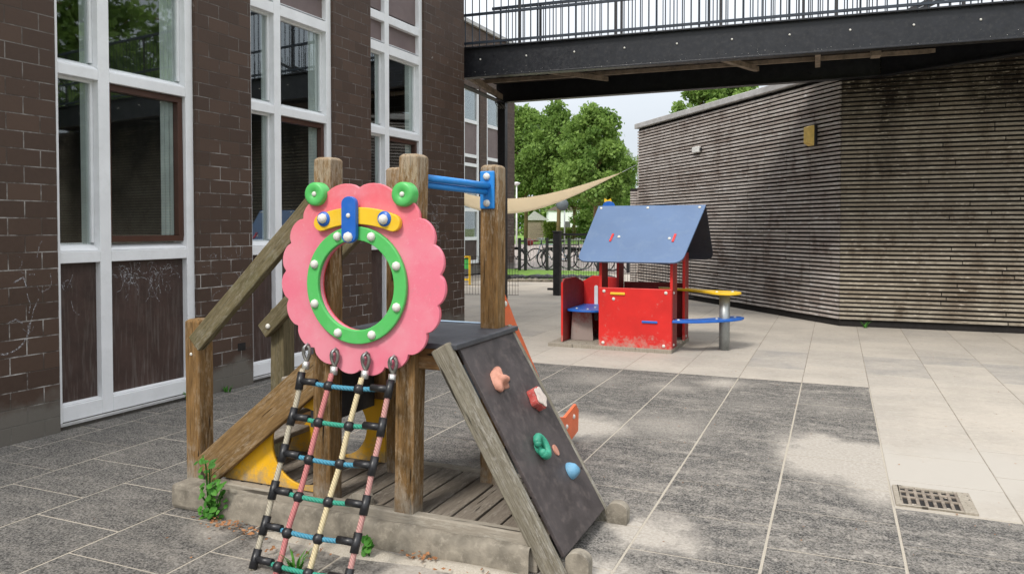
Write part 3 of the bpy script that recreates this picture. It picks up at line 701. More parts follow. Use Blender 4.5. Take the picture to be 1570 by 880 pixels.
while k < 12: m.box((k, .02, ZB+.24), (k+.012, BW-.34, ZB+.268)); k += .14
m.build('underside_ribs', M['deckunder'], br)
for (x0, y0, x1, y1, w_) in ((.95, .1, 1.55, 1.5, .03), (2.55, .1, 2.80, .75, .06), (3.15, .1, 3.55, 1.5, .07), (4.25, .1, 4.3, 1.5, .06)):
    m = MB(); m.bar((x0, y0, ZB+.06), (x1, y1, ZB+.16), w_, .06); m.build('cross_beam', M['rust'], br)
for yy in (.65, 1.3):
    m = MB(); m.bar((-.3, yy, ZB+.20), (7, yy, ZB+.20), .04, .05); m.build('stringer', M['rust'], br)
m = MB(); m.box((4.83, .45, ZB+.02), (4.93, .62, ZB+.24)); m.ball((4.88, .5, ZB+.06), .05, 8); m.build('bracket', M['rust'], br)
# railings
def railing(y, x0, x1, step, nm, ztop=4.62):
    m = MB(); x = x0+.03; i = 0
    while x < x1: m.tube([(x, y, ZT-.02), (x, y, ztop)], .0075, 5, False); x += step
    for z, r_ in ((3.66, .016), (4.02, .017), (ztop, .022)): m.bar((x0, y, z), (x1, y, z), r_*1.6, r_*1.8)
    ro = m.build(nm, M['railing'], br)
    x = x0+.75
    while x < x1: p = MB(); p.box((x, y-.012, ZT+.01), (x+.035, y+.01, ztop+.02)); p.build('railing_post', M['black'], ro); x += 1.22
    return ro
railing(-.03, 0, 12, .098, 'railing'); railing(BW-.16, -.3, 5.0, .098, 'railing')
# stair flight railing rising beyond
m = MB()
for yy in (2.4, 2.75):
    m.bar((4.0, yy, 3.55), (6.2, yy, 4.55), .04, .05); m.bar((5.6, yy, 3.50), (7.6, yy, 4.3), .04, .05)
for k in range(26): m.tube([(3.6+k*.16, 2.6, 3.55), (3.6+k*.16, 2.6, 4.7)], .007, 5, False)
m.build('stair_handrail', M['black'], br)
# column
m = MB(); cx, cy = .0, 0
cw = Matrix.Rotation(-BY, 4, 'Z') @ (Vector((-.145, 11.78, 0))-BR)
m.box((cw.x-.06, cw.y-.06, 0), (cw.x+.06, cw.y+.06, ZB-.01)); m.box((cw.x-.1, cw.y-.1, 0), (cw.x+.1, cw.y+.1, .015))
m.bar((cw.x-.0, cw.y, ZB-.02), (cw.x+.0, cw.y-1.6, ZB-.02), .1, .015)
m.build('column', M['black'], br, .003)
m = MB(); m.bar((-.0, .05, ZB+.06), (cw.x, cw.y-.05, ZB+.06), .05, .08); m.build('cross_beam', M['rust'], br)
m = MB()
for k in range(5): m.tube([(cw.x-.03+.03*k, cw.y-.07, ZB-.12), (cw.x+.02*k-.08, cw.y-.12, ZB-.03+.02*(k % 2))], .005, 5)
m.build('cable', M['greyhook'], br)

# ------------------------------------------------------------------ play tower
TO = Vector((-1.6, 2.7, 0)); TW = UV(-1.6, 2.7)
tw = empty('play_tower', TW, -YT, label='wooden climbing tower with pink scalloped face board, net ladder, climbing ramp and orange slide', cat='climbing frame')
def tb(name, a, b, w_, h_, mat, up=(0, 1, 0), **k): return beam(name, a, b, w_, h_, M[mat], tw, up, off=TO, **k)
POST = .088
posts = [((-1.605, 2.69), (-1.572, 2.69), 1.585, 'post', 0), ((-2.018, 2.705), (-2.0, 2.705), 1.588, 'post', 0), ((-1.455, 3.195), (-1.45, 3.195), 1.575, 'post', .0), ((-1.93, 3.15), (-1.925, 3.15), 1.575, 'post', 0),
         ((-2.81, 2.775), (-2.81, 2.775), .855, 'post', 0), ((-2.715, 3.26), (-2.715, 3.26), .865, 'rail', 0)]
for (p, q, z, mt, _) in posts: tb('post', (p[0], p[1], .0), (q[0], q[1], z), POST, POST, 'postf' if mt == 'post' else mt, round_top=.014, bevel=.005)
m = MB(TO); m.box((-1.665, 2.60, 0), (-1.55, 2.647, .17)); 
# sills of the base
tb('sill_beam', (-2.60, 2.668, .075), (-1.02, 2.668, .075), .145, .05, 'dustywood', up=(0, 1, 0))
tb('sill_beam', (-2.66, 3.30, .07), (-1.05, 3.30, .07), .13, .05, 'dustywood')
m = MB(TO); m.prism([(-.045, 0), (.045, 0), (.047, .15)]+[(.047*math.cos(R(a)), .15+.045*math.sin(R(a))) for a in range(15, 180, 15)]+[(-.045, .15)], (-1.83, 2.655, 0), (1, 0, 0), (0, 0, 1), (0, .06, 0)); m.build('post_stub', M['dustywood'], tw, .008)
m = MB(TO); m.box((-2.835, 2.615, 0), (-2.59, 2.74, .115)); m.build('concrete_foot', M['concrete'], tw, .02)
m = MB(TO); nx = 90; vs = []; fs = []
def pn(x, q, a=.006): return a*noise.noise(Vector((x*9, q*3.7, 1.3)))+a*.5*noise.noise(Vector((x*31, q*7.1, 4)))
for i in range(nx+1):
    x = -2.60+1.56*i/nx; prof = [(2.600, -.01), (2.603, .03), (2.606, .075), (2.612, .096), (2.622, .105), (2.640, .108)]
    for j, (y, z) in enumerate(prof): vs.append((x, y+pn(x, j), z+pn(x, j+9, .008)*(z > 0)))
for i in range(nx):
    for j in range(5): fs.append((i*6+j, (i+1)*6+j, (i+1)*6+j+1, i*6+j+1))
m.add(vs, fs, True); m.build('plinth', M['concrete'], tw)
# sand heaped against the base
def heap(nm, cu_, cv_, ru, rv, h, off, par, mat='sand'):
    m = MB(off); n, k = 26, 5; vs = [(cu_, cv_, h)]; fs = []
    for j in range(1, k+1):
        for i in range(n):
            a = 2*math.pi*i/n; r_ = j/k*(1+.35*noise.noise(Vector((math.cos(a)*1.5+cu_*3, math.sin(a)*1.5, cv_))))
            vs.append((cu_+ru*r_*math.cos(a), cv_+rv*r_*math.sin(a), h*(1-(j/k))**1.2+.0025*(j < k)-.004*(j == k)+.004))
    fs += [(0, 1+i, 1+(i+1) % n) for i in range(n)]
    for j in range(k-1): fs += [(1+j*n+i, 1+(j+1)*n+i, 1+(j+1)*n+(i+1) % n, 1+j*n+(i+1) % n) for i in range(n)]
    m.add(vs, fs, True); o = m.build(nm, M[mat], par); return o
for (a_, b_, c_, d_, e_) in ((-1.85, 2.55, .40, .055, .02), (-1.25, 2.57, .35, .05, .02)):
    h_ = heap('sand_drift', a_, b_, c_, d_, e_, (0, 0, 0), None); h_.rotation_euler = (0, 0, -YT); tag(h_, kind='structure')
# base deck boards
k = -2.62
while k < -1.02:
    tb('base_board', (k+.05, 2.655, .118+random.uniform(-.003, .003)), (k+.05, 3.27, .118), .098, .024, 'deckwood', up=(0, 0, 1), bevel=.003); k += .109
# platform
m = MB(TO); m.prism([(-2.06, 2.655), (-1.362, 2.655), (-1.362, 3.285), (-2.06, 3.285)], (0, 0, .842), (1, 0, 0), (0, 1, 0), (0, 0, -.022)); m.build('platform_board', M['deckplate'], tw, .004)
tb('platform_beam', (-2.05, 2.70, .775), (-1.42, 2.70, .775), .09, .045, 'post_brown', up=(0, 1, 0)); tb('platform_beam', (-2.05, 3.24, .775), (-1.42, 3.24, .775), .09, .045, 'post_brown')
tb('platform_beam', (-1.44, 2.70, .775), (-1.44, 3.24, .775), .09, .045, 'post_brown', up=(1, 0, 0))
# hand rails, stair strings, treads
tb('handrail', (-2.765, 2.715, .755), (-2.03, 2.715, 1.45), .085, .045, 'rail'); tb('handrail', (-2.775, 3.19, .755), (-1.93, 3.12, 1.47), .085, .045, 'rail')
tb('stair_string', (-2.70, 2.70, .165), (-2.03, 2.70, .70), .145, .04, 'post'); tb('stair_string', (-2.70, 3.24, .165), (-2.03, 3.24, .70), .145, .04, 'post_brown')
for zt, ut in ((.26, -2.58), (.43, -2.40), (.62, -2.20)): tb('tread', (ut, 2.72, zt), (ut, 3.22, zt), .15, .03, 'deckwood', up=(0, 0, 1))
m = MB(TO); m.box((-2.13, 2.74, .42), (-2.10, 3.2, .80)); m.build('riser_board', M['deckplate'], tw)
# yellow crawl-through boards
def yboard(v, poly, hc, hr, nm='crawl_panel'):
    m = MB(TO); m.prism(poly, (0, v, 0), (1, 0, 0), (0, 0, 1), (0, .016, 0), [circ(hr, 36, hc)]); return m.build(nm, M['yellowdirty'], tw)
yboard(2.735, [(-2.64, .135), (-1.985, .135), (-1.985, .67), (-2.10, .62), (-2.62, .18)], (-2.17, .33), .175)
yboard(3.215, [(-2.64, .135), (-2.05, .135), (-2.05, .70), (-2.14, .66), (-2.62, .20)], (-2.31, .30), .155)
tb('yellow_side', (-2.06, 3.22, .45), (-2.06, 3.22, .80), .12, .03, 'post_brown')
# bolts on timber
caps([(-2.728, 3.166, .785)], (0, -1, 0), .015, .012, 'bolt', tw, 8, TO); caps([(-2.815, 2.7305, .70), (-1.44, 2.64, .78)], (0, -1, 0), .008, .004, 'bolt', tw, 8, TO)
# --- face board
FV = 2.60
fc = (-1.775, 1.093)
def scallop():
    pts = []; lobes = [(60+i*30, 30) for i in range(2)] + [(120+i*18.75, 18.75) for i in range(16)]
    for a0, wd in lobes:
        for k in range(9):
            t = k/9; a = R(a0+wd*t); amp = .024 if wd < 20 else .026; base = .370 if wd < 20 else .368
            r = base + amp*math.sin(math.pi*t)**.72
            pts.append((fc[0]+r*math.cos(a)*1.0, fc[1]+r*math.sin(a)))
    return pts
m = MB(TO); m.prism(scallop(), (0, FV, 0), (1, 0, 0), (0, 0, 1), (0, .018, 0), [circ(.185, 40, (-1.78, 1.068))]); m.cur = 0
face = m.build('scalloped_face_board', M['pink'], tw, .0025)
m = MB(TO); m.prism([(fc[0]+(x-fc[0])*.992, fc[1]+(z-fc[1])*.992) for x, z in scallop()], (0, FV+.0185, 0), (1, 0, 0), (0, 0, 1), (0, .006, 0), [circ(.186, 40, (-1.78, 1.068))]); m.build('board_core', M['pinkedge'], face)
m = MB(TO); m.prism(circ(.238, 48, (-1.784, 1.068)), (0, FV-.020, 0), (1, 0, 0), (0, 0, 1), (0, .0195, 0), [circ(.182, 48, (-1.784, 1.068))]); m.build('ring', M['green'], face, .004)
caps([(-1.784+.212*math.cos(R(22.5+45*i)), FV-.020, 1.068+.212*math.sin(R(22.5+45*i))) for i in range(8)], (0, -1, 0), .0185, .016, 'bolt', face, 8, TO)
yel = []
for i in range(13): a = R(118-4.4*i*1.05); yel.append((-1.784+.315*math.cos(a)*1.0*1.28+.0, 1.068+.315*math.sin(a)*1.0))
def arcband(r, hw, a0, a1, n=16, squash=1.0):
    out = []; cx_, cz_ = -1.778, .83
    for i in range(n+1): a = R(a0+(a1-a0)*i/n); out.append((cx_+(r+hw)*math.cos(a), cz_+(r+hw)*math.sin(a)))
    for i in range(1, 8): a = R(a1)+math.pi*i/8; out.append((cx_+r*math.cos(R(a1))+hw*math.cos(a), cz_+r*math.sin(R(a1))+hw*math.sin(a)))
    for i in range(n+1): a = R(a1+(a0-a1)*i/n); out.append((cx_+(r-hw)*math.cos(a), cz_+(r-hw)*math.sin(a)))
    for i in range(1, 8): a = R(a0)+math.pi+math.pi*i/8; out.append((cx_+r*math.cos(R(a0))+hw*math.cos(a), cz_+r*math.sin(R(a0))+hw*math.sin(a)))
    return out
m = MB(TO); m.prism(arcband(.518, .034, 70.5, 109), (0, FV-.024, 0), (1, 0, 0), (0, 0, 1), (0, .0235, 0)); m.build('brow_bar', M['yellow'], face, .004)
m = MB(TO); pl = [(-1.795+.034*math.cos(R(a)), 1.395+.03*math.sin(R(a))) for a in range(0, 181, 20)] + [(-1.795-.034*math.cos(R(a)), 1.268-.03*math.sin(R(a))) for a in range(0, 181, 20)]
m.prism(pl, (0, FV-.046, 0), (1, 0, 0), (0, 0, 1), (0, .0215, 0)); m.build('nose_bar', M['blue'], face, .004)
caps([(-1.795, FV-.046, 1.262), (-1.93, FV-.031, 1.337), (-1.64, FV-.031, 1.332)], (0, -1, 0), .021, .018, 'bolt', face, 8, TO); caps([(-1.795, FV-.046, 1.348)], (0, -1, 0), .010, .006, 'bolt', face, 8, TO)
for uu in (-1.93, -1.64):
    m = MB(TO); m.lathe([(.0001, .007), (.028, .007), (.031, 0)], (uu, FV-.024, 1.335), (0, -1, 0), 20); m.build('eye_disc', M['blue'], face)
for uu, zz in ((-1.978, 1.438), (-1.560, 1.430)):
    m = MB(TO); m.lathe([(.0001, .020), (.012, .020), (.016, .024), (.040, .026), (.048, .020), (.049, 0), (.049, -.022)], (uu, FV-.002, zz), (0, -1, 0), 28); e_ = m.build('ear_disc', M['green'], face)
    m = MB(TO); m.dome((uu, FV-.022, zz), (0, -1, 0), .011, .008, 8); m.build('bolt_cap', M['bolt'], face)
# --- rope net: four ropes hung from the board, six rungs
def slope(z): return 2.585 - (.76-z)*.435 - .03*math.sin(math.pi*max(0, min(1, (.76-z)/.76)))*-1*.35
RU = [-2.03, -1.885, -1.735, -1.605]; rows = [.668, .532, .398, .268, .148, .037]
ropes = ['rope_grey', 'rope_red', 'rope_cream', 'rope_pink']
tops = [.765, .755, .750, .745]
def rope_pt(k, z):
    lean = (-.0, -.035, -.045, -.0)[k]*(.75-z)/.75; return Vector((RU[k]+lean+.004*noise.noise(Vector((k*7.3, z*9, 0))), slope(z)+.006*noise.noise(Vector((z*8, k*3.1, 5))), z))
for k in range(4):
    pts = [rope_pt(k, tops[k]-.05-(tops[k]-.05)*i/30) for i in range(31)]
    m = MB(TO); m.tube(pts, .0112, 8); ro = m.build('rope', M[ropes[k]], tw)
    c = rope_pt(k, tops[k])
    m = MB(TO); tp = []
    for i in range(17):
        a = 2*math.pi*i/16; rr = .016*(1-.35*math.cos(a)); tp.append(c+Vector((math.sin(a)*rr, 0, .012-math.cos(a)*.030)))
    m.tube(tp, .0075, 6, False); m.build('thimble', M['greyhook'], ro)
    m = MB(TO); m.tube([c+Vector((.0, -.012, .015)), c+Vector((.004, -.022, .040)), c+Vector((.006, .0, .052)), c+Vector((.004, .02, .040))], .0045, 6); m.build('shackle', M['steel'], ro)
    m = MB(TO); m.tube([c+Vector((0, -.003, -.022)), c+Vector((0, -.008, -.055))], .0155, 12); m.build('ferrule', M['ferrule'], ro)
for r_, z in enumerate(rows):
    P = [rope_pt(k, z) for k in range(4)]; z3 = z-.006
    pts = []
    for i in range(13):
        t = i/12; p = P[0].lerp(P[3], t); p.z = z - .012*math.sin(math.pi*t) ; pts.append(p)
    m = MB(TO); m.tube(pts, .0098, 8); ru = m.build('rung', M['rope_blue' if r_ % 2 == 0 else 'rope_green'], tw)
    for k in range(4):
        m = MB(TO)
        if k in (0, 3):
            d = (rope_pt(k, z+.05)-rope_pt(k, z-.05)).normalized(); m.tube([P[k]-d*.036, P[k]+d*.036], .0165, 12)
            q = (P[3]-P[0]).normalized()*(1 if k == 0 else -1); m.tube([P[k], P[k]+q*.082], .0142, 12)
        else: m.ball(rope_pt(k, z-.010), .0225, 12)
        m.build('connector', M['rubberblack'], ru)
# --- climbing ramp
RT = (-1.385, .835); RBm = (-.915, .03)
dr = Vector((RBm[0]-RT[0], 0, RBm[1]-RT[1])); rl = dr.length; dr.normalize(); nr = Vector((-dr.z, 0, dr.x))
if nr.z < 0: nr = -nr
a0 = Vector((RT[0], 0, RT[1]))
for v0 in (2.652, 3.262):
    tb('ramp_rail', Vector((a0.x, v0, a0.z))-nr*.042-dr*.02, Vector((a0.x, v0, a0.z))-nr*.042+dr*(rl+.02), .085, .036, 'ramprail', up=(0, 1, 0), bevel=.007)
m = MB(TO); q0 = a0+Vector((0, 2.705, 0))-nr*.014; m.prism([(0, 0), (rl*.965, 0), (rl*.965, .537), (0, .537)], q0, dr, (0, 1, 0), nr*.016)
rp = m.build('ramp_board', paint('dark_ramp_board', (.060, .050, .050), .5, .22, (.15, .12, .11), .7, 7, .0006), tw, .003)
def rpos(u_, v_): # point on ramp surface
    t = (u_-a0.x)/dr.x; return a0+dr*t+Vector((0, v_, 0))+nr*.003
def hold(c, mat, r, sc_, seed, nm='climbing_hold', ns=.55):
    m = MB(TO); k, n = 12, 16; vs = []; T = dr; B = Vector((0, 1, 0))
    for i in range(k+1):
        a = math.pi/2*i/k
        for j in range(n):
            b = 2*math.pi*j/n; d = T*math.cos(b)*math.cos(a)*sc_[0]+B*math.sin(b)*math.cos(a)*sc_[1]+nr*math.sin(a)*sc_[2]
            q = 1+ns*noise.noise(Vector((math.cos(b)*math.cos(a)*1.6+seed, math.sin(b)*math.cos(a)*1.6, math.sin(a)*1.3+seed)))
            vs.append(c+d*r*q)
    m.add(vs, [(i*n+j, i*n+(j+1) % n, (i+1)*n+(j+1) % n, (i+1)*n+j) for i in range(k) for j in range(n)], True)
    return m.build(nm, mat, tw), m
h, _ = hold(rpos(-1.285, 2.865), M['hold_pink'], .050, (1, .78, .9), 4.2)
m = MB(TO); c_ = rpos(-1.275, 2.875)+nr*.045; m.lathe([(.0001, 0), (.008, .0)], c_, nr, 10); m.build('bolt_hole', M['grid'], h)
m = MB(TO); c_ = rpos(-1.215, 3.10)
star = [(.049*(1+.12*math.cos(5*2*math.pi*i/40))*math.cos(2*math.pi*i/40), .045*(1+.12*math.cos(5*2*math.pi*i/40))*math.sin(2*math.pi*i/40)) for i in range(40)]
m.prism(star, c_, dr, (0, 1, 0), nr*.035); h = m.build('climbing_hold', M['hold_red'], tw, .008)
m = MB(TO); m.prism([(x*.9, y*.9) for x, y in star], c_+nr*.036, dr, (0, 1, 0), nr*.006); m.build('worn_face', M['hold_face'], h, .003)
m = MB(TO); c_ = rpos(-1.125, 2.92); loop = []
for i in range(15): a = R(-60+300*i/14); loop.append(c_+nr*.022+dr*.036*math.cos(a)*1.15+Vector((0, .030*math.sin(a), 0)))
m.tube(loop, .017, 10); m.ball(loop[0], .017, 10); m.ball(loop[-1], .017, 10)
m.prism(circ(.030, 16), c_, dr, (0, 1, 0), nr*.012); m.build('climbing_hold', M['hold_green'], tw)
h, _ = hold(rpos(-1.045, 3.10), M['hold_blue'], .043, (.85, .9, .9), 1.3, ns=.12)
m = MB(TO); m.lathe([(.0001, 0), (.007, 0)], rpos(-1.04, 3.11)+nr*.048, nr, 10); m.build('bolt_hole', M['grid'], h)
m = MB(TO); m.prism(circ(.025, 14, (0, 0), rz=.018), rpos(-1.10, 3.06), dr, (0, 1, 0), nr*.006); m.build('worn_patch', M['hold_pink'], rp)
for v0 in (2.70, 3.262):
    m = MB(TO); pts = [(-.045, 0), (.045, 0), (.047, .055)]+[(.047*math.cos(R(a)), .055+.038*math.sin(R(a))) for a in range(15, 180, 15)]+[(-.045, .055)]
    m.prism(pts, (-.875, v0-.025, 0), (1, 0, 0), (0, 0, 1), (0, .05, 0)); m.build('ramp_foot', M['concrete'], tw, .008)
# --- blue grab bars
m = MB(TO)
for z, du in ((1.466, -.01), (1.492, .01)):
    m = MB(TO); m.tube([(-1.56+du, 2.735, z+.012), (-1.475+du, 2.95, z), (-1.452+du*.5, 3.145, z-.004)], .0145, 10); gb = m.build('grab_bar', M['bluebar'], tw)
m = MB(TO); m.box((-1.490, 3.135, 1.385), (-1.420, 3.151, 1.555)); m.build('bar_bracket', M['bluebar'], gb, .005)
caps([(-1.455, 3.135, 1.41), (-1.455, 3.135, 1.53)], (0, -1, 0), .017, .014, 'bolt', gb, 8, TO)
# --- slide at the back
def slide_side(u_):
    m = MB(TO); poly = [(3.26, .74), (3.255, .985), (3.29, 1.0), (3.33, .96), (3.44, .835), (4.02, .24), (4.18, .20), (4.38, .235), (4.43, .19), (4.42, .06), (4.24, .03), (4.00, .09), (3.40, .68)]
    m.prism(poly, (u_, 0, 0), (0, 1, 0), (0, 0, 1), (.018, 0, 0)); return m.build('slide_side', M['orange'], tw, .003)
sl = empty('slide', (0, 0, 0)); sl.parent = tw
for u_ in (-1.90, -1.455): slide_side(u_).parent = sl
m = MB(TO); prof = [(3.28, .845), (3.38, .80), (4.02, .155), (4.22, .10), (4.41, .10)]
for (a, b), (c, d) in zip(prof[:-1], prof[1:]): m.add([(-1.882, a, b), (-1.455, a, b), (-1.455, c, d), (-1.882, c, d)], [(0, 1, 2, 3)])
ob = m.build('chute', M['chute'], sl); s_ = ob.modifiers.new('s', 'SOLIDIFY'); s_.thickness = .006
m = MB(TO); m.box((-1.80, 4.25, 0), (-1.55, 4.32, .11)); m.build('slide_foot', M['steel'], sl)
caps([(-1.437, 4.33, .17), (-1.437, 4.20, .14), (-1.437, 3.30, .94)], (1, 0, 0), .015, .01, 'bolt', sl, 8, TO)
m = MB(TO); m.tube([(-1.43, 3.38, 0), (-1.43, 3.38, .75)], .024, 10); m.build('support_pole', M['steel'], tw)

# ------------------------------------------------------------------ playhouse
PH0 = Vector((1.64, 7.822, 0))
ph = empty('playhouse', PH0, -YT, label='small red playhouse with faded blue pitched roof, side bench nook and yellow counter', cat='playhouse')
def pb(name, mat, boxes, bevel=.004, par=None):
    m = MB(); [m.box(a, b) for a, b in boxes]; return m.build(name, M[mat], par or ph, bevel)
bs = MB()
for i in range(9): bs.box((-1.353, .0+i*.1145, 0), (0.0, .109+i*.1145, .042+.002*(i % 2)))
bs.build('base_boards', M['dustywood'], ph, .004)
fp = pb('front_panel', 'redpanel', [((-.785, .022, .035), (-.004, .040, .665))], .006)
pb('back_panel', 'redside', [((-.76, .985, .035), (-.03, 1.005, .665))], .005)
for nm, u0 in (('side_board', -.785), ('side_board', -.028)):
    for v0, v1 in ((.042, .30), (.74, .985)):
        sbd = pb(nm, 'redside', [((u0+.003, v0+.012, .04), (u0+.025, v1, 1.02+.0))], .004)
        pb('front_edge', 'redpanel', [((u0, v0, .04), (u0+.028, v0+.0118, 1.02))], .002, sbd)  # bright slip paints the light on the board's front edge
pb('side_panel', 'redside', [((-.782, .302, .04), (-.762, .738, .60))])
# roof
rz = 1.545; ez = .945; th = .02
def roofplane(vs4, nm, mats):
    """four corners (ridge l, ridge r, eave r, eave l), eave corners rounded"""
    a, b, c, d = [Vector(x) for x in vs4]
    pts = [a, b]
    for (p, q, r_) in ((b, c, d), (c, d, a)):
        for i in range(7):
            t = i/6; e0 = q+(p-q).normalized()*.11; e1 = q+(r_-q).normalized()*.11; pts.append((1-t)**2*e0+2*t*(1-t)*q+t*t*e1)
    n = (b-a).cross(d-a).normalized()
    if n.z < 0: n = -n
    m = MB(); k = len(pts); m.add([p for p in pts]+[p-n*th for p in pts], [tuple(range(k)), tuple(range(2*k-1, k-1, -1))]+[(i, (i+1) % k, k+(i+1) % k, k+i) for i in range(k)])
    return m.build(nm, mats, ph, .003)
r1 = roofplane([(-.930, .5, rz), (.262, .5, rz), (.115, -.10, ez), (-.995, -.10, ez)], 'roof_board', M['roofblue'])
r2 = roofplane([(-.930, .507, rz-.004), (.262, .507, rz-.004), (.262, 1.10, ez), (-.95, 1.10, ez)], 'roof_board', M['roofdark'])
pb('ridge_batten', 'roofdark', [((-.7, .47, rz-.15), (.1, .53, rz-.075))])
for u0, u1 in ((-.785, -.765), (-.025, -.005)):
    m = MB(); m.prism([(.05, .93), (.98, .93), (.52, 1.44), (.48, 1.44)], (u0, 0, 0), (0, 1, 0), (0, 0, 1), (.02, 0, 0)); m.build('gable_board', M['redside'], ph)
rn_ = Vector((0, -.6, .6)).normalized()
def on_roof(u_, z): t = (rz-z)/(rz-ez); return Vector((u_, .5-.6*t, z))+rn_*.001
caps([on_roof(u_, z) for u_, z in ((-.89, rz-.03), (-.36, rz-.03), (.20, rz-.03), (-.60, 1.20), (-.055, 1.185))], rn_, .017, .012, 'bolt', r1)
for u_ in (-.66, .01):
    m = MB(); m.bar(on_roof(u_-.01, 1.23)+rn_*.003, on_roof(u_-.025, 1.15)+rn_*.003, .022, .010, rn_); m.build('roof_peg', M['redpanel'], r1)
m = MB(); m.prism(circ(.075, 20, (0, 0), 0, math.pi), (-.83, .56, rz-.02), (1, 0, 0), (0, 0, 1), (0, .02, 0)); m.build('ridge_disc', M['blue'], ph)
m = MB(); m.prism([(-.04, 0), (.05, 0), (.035, .04), (0, .02), (-.035, .045)], (-.85, .585, rz+.045), (1, 0, 0), (0, 0, 1), (0, .016, 0)); m.build('ridge_crown', M['yellow'], ph)
# front panel fittings
caps([(u_, .022, z) for u_, z in ((-.725, .625), (-.065, .625), (-.62, .545), (-.735, .075), (-.085, .075))], (0, -1, 0), .018, .012, 'bolt', fp)
caps([(-.003, .12, .62), (-.003, .12, .33), (-.003, .12, .08), (-.003, .83, .08), (-.003, .80, .62)], (1, 0, 0), .015, .010, 'bolt', ph)
pb('slot_bar', 'yellow', [((-.655, .008, .590), (-.495, .022, .617))], .006, fp); pb('slot_bar', 'blue', [((-.315, .008, .305), (-.150, .022, .330))], .006, fp)
# nook on the left
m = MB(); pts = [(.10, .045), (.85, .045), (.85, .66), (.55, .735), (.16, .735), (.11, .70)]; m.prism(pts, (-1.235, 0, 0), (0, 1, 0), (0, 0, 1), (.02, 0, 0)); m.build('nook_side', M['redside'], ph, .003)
m = MB(); m.box((-1.236, .094, .045), (-1.213, .1005, .70)); m.build('nook_edge', M['redpanel'], ph, .002)  # bright slip, lit edge of the nook side put into the colour
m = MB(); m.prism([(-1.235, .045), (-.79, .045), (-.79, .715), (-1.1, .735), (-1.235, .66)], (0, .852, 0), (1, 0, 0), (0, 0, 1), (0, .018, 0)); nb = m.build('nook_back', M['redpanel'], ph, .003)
m = MB(); pl = [(-1.06+.022*math.cos(R(a)), .60+.02*math.sin(R(a))) for a in range(0, 181, 20)]+[(-1.06-.022*math.cos(R(a)), .22-.02*math.sin(R(a))) for a in range(0, 181, 20)]
m.prism(pl, (0, .846, 0), (1, 0, 0), (0, 0, 1), (0, .0055, 0)); m.build('slot', M['whiteplastic'], nb)
m = MB(); st_ = [(-1.212, .85), (-1.212, .25)]+[(-1.0+.212*math.cos(R(a)), .25+.12*math.sin(R(a))) for a in range(190, 350, 15)]+[(-.79, .30), (-.79, .85)]
m.prism(st_, (0, 0, .375), (1, 0, 0), (0, 1, 0), (0, 0, .022)); nk = m.build('nook_seat', M['blue'], ph, .004)
caps([(-1.12, .3, .397), (-.98, .26, .397), (-.95, .45, .397)], (0, 0, 1), .014, .008, 'bolt', nk)
m = MB(); m.prism([(-1.19, .045), (-.93, .045), (-.95, .375), (-1.17, .375)], (0, .30, 0), (1, 0, 0), (0, 0, 1), (0, .02, 0)); m.build('seat_support', M['seatbox'], ph)
# counter and low bench on a pole
m = MB(); m.tube([(.465, .48, 0), (.465, .48, .595)], .055, 20); m.build('pole', M['steel'], ph)
cp = [(-.34, .92), (-.30, .78), (.0, .70), (.22, .52)]+[(.465+.17*math.cos(R(a)), .48+.17*math.sin(R(a))) for a in range(200, 470, 15)]+[(.25, .70), (.02, .83)]
m = MB(); m.prism(cp, (0, 0, .596), (1, 0, 0), (0, 1, 0), (0, 0, .024)); ct = m.build('counter', M['yellow'], ph, .005)
caps([(.39, .43, .62), (.54, .52, .62)], (0, 0, 1), .016, .010, 'bolt', ct)
out = [(0, .02), (.10, .03), (.25, .09), (.42, .22), (.56, .38), (.635, .52), (.65, .64), (.60, .72), (.52, .72), (.46, .64), (.36, .48), (.22, .32), (.10, .23), (0, .20)]
m = MB(); m.prism(out, (0, 0, .318), (1, 0, 0), (0, 1, 0), (0, 0, .024)); bn = m.build('low_bench', M['blue'], ph, .006)
caps([(.40, .37, .342), (.56, .58, .342), (.05, .1, .342)], (0, 0, 1), .015, .009, 'bolt', bn)

# ------------------------------------------------------------------ drain grate
DG = UV(.28, 3.955); dg = empty('drain_grate', DG, -YT, label='rusty sand-filled rectangular drain grate set at the corner of the rubber tiles', cat='drain')
m = MB(); w_, h_ = .325, .29
for a, b in (((-.01, -.0, 0), (.016, h_, .014)), ((w_-.055, -.0, 0), (w_-.0, h_, .015)), ((.016, h_-.02, 0), (w_-.055, h_, .014)), ((.016, 0, 0), (w_-.055, .016, .014))): m.box(a, b)
m.build('frame', M['dustywood'], dg, .003)
m = MB()
for i in range(8): x = .016+i*(w_-.075)/7; m.box((x-.0075, .016, -.002), (x+.0075, h_-.02, .0115))
for y in (.135, .215): m.box((.016, y-.010, -.003), (w_-.055, y+.010, .0110))
m.build('bars', M['iron'], dg, .002)
m = MB(); rs_ = random.Random(4)
for i in range(9):
    x = .03+rs_.random()*(w_-.12); y = .03+rs_.random()*.22; m.ball((x, y, .003), rs_.uniform(.006, .011), 7, (1.3, 1, .35))
m.build('silt', M['sand'], dg, kind='stuff')
m = MB(); m.add([(.016, .016, .0040), (w_-.055, .016, .0040), (w_-.055, h_-.02, .0040), (.016, h_-.02, .0040)], [(0, 1, 2, 3)]); m.build('dark_pit', M['grid'], dg)

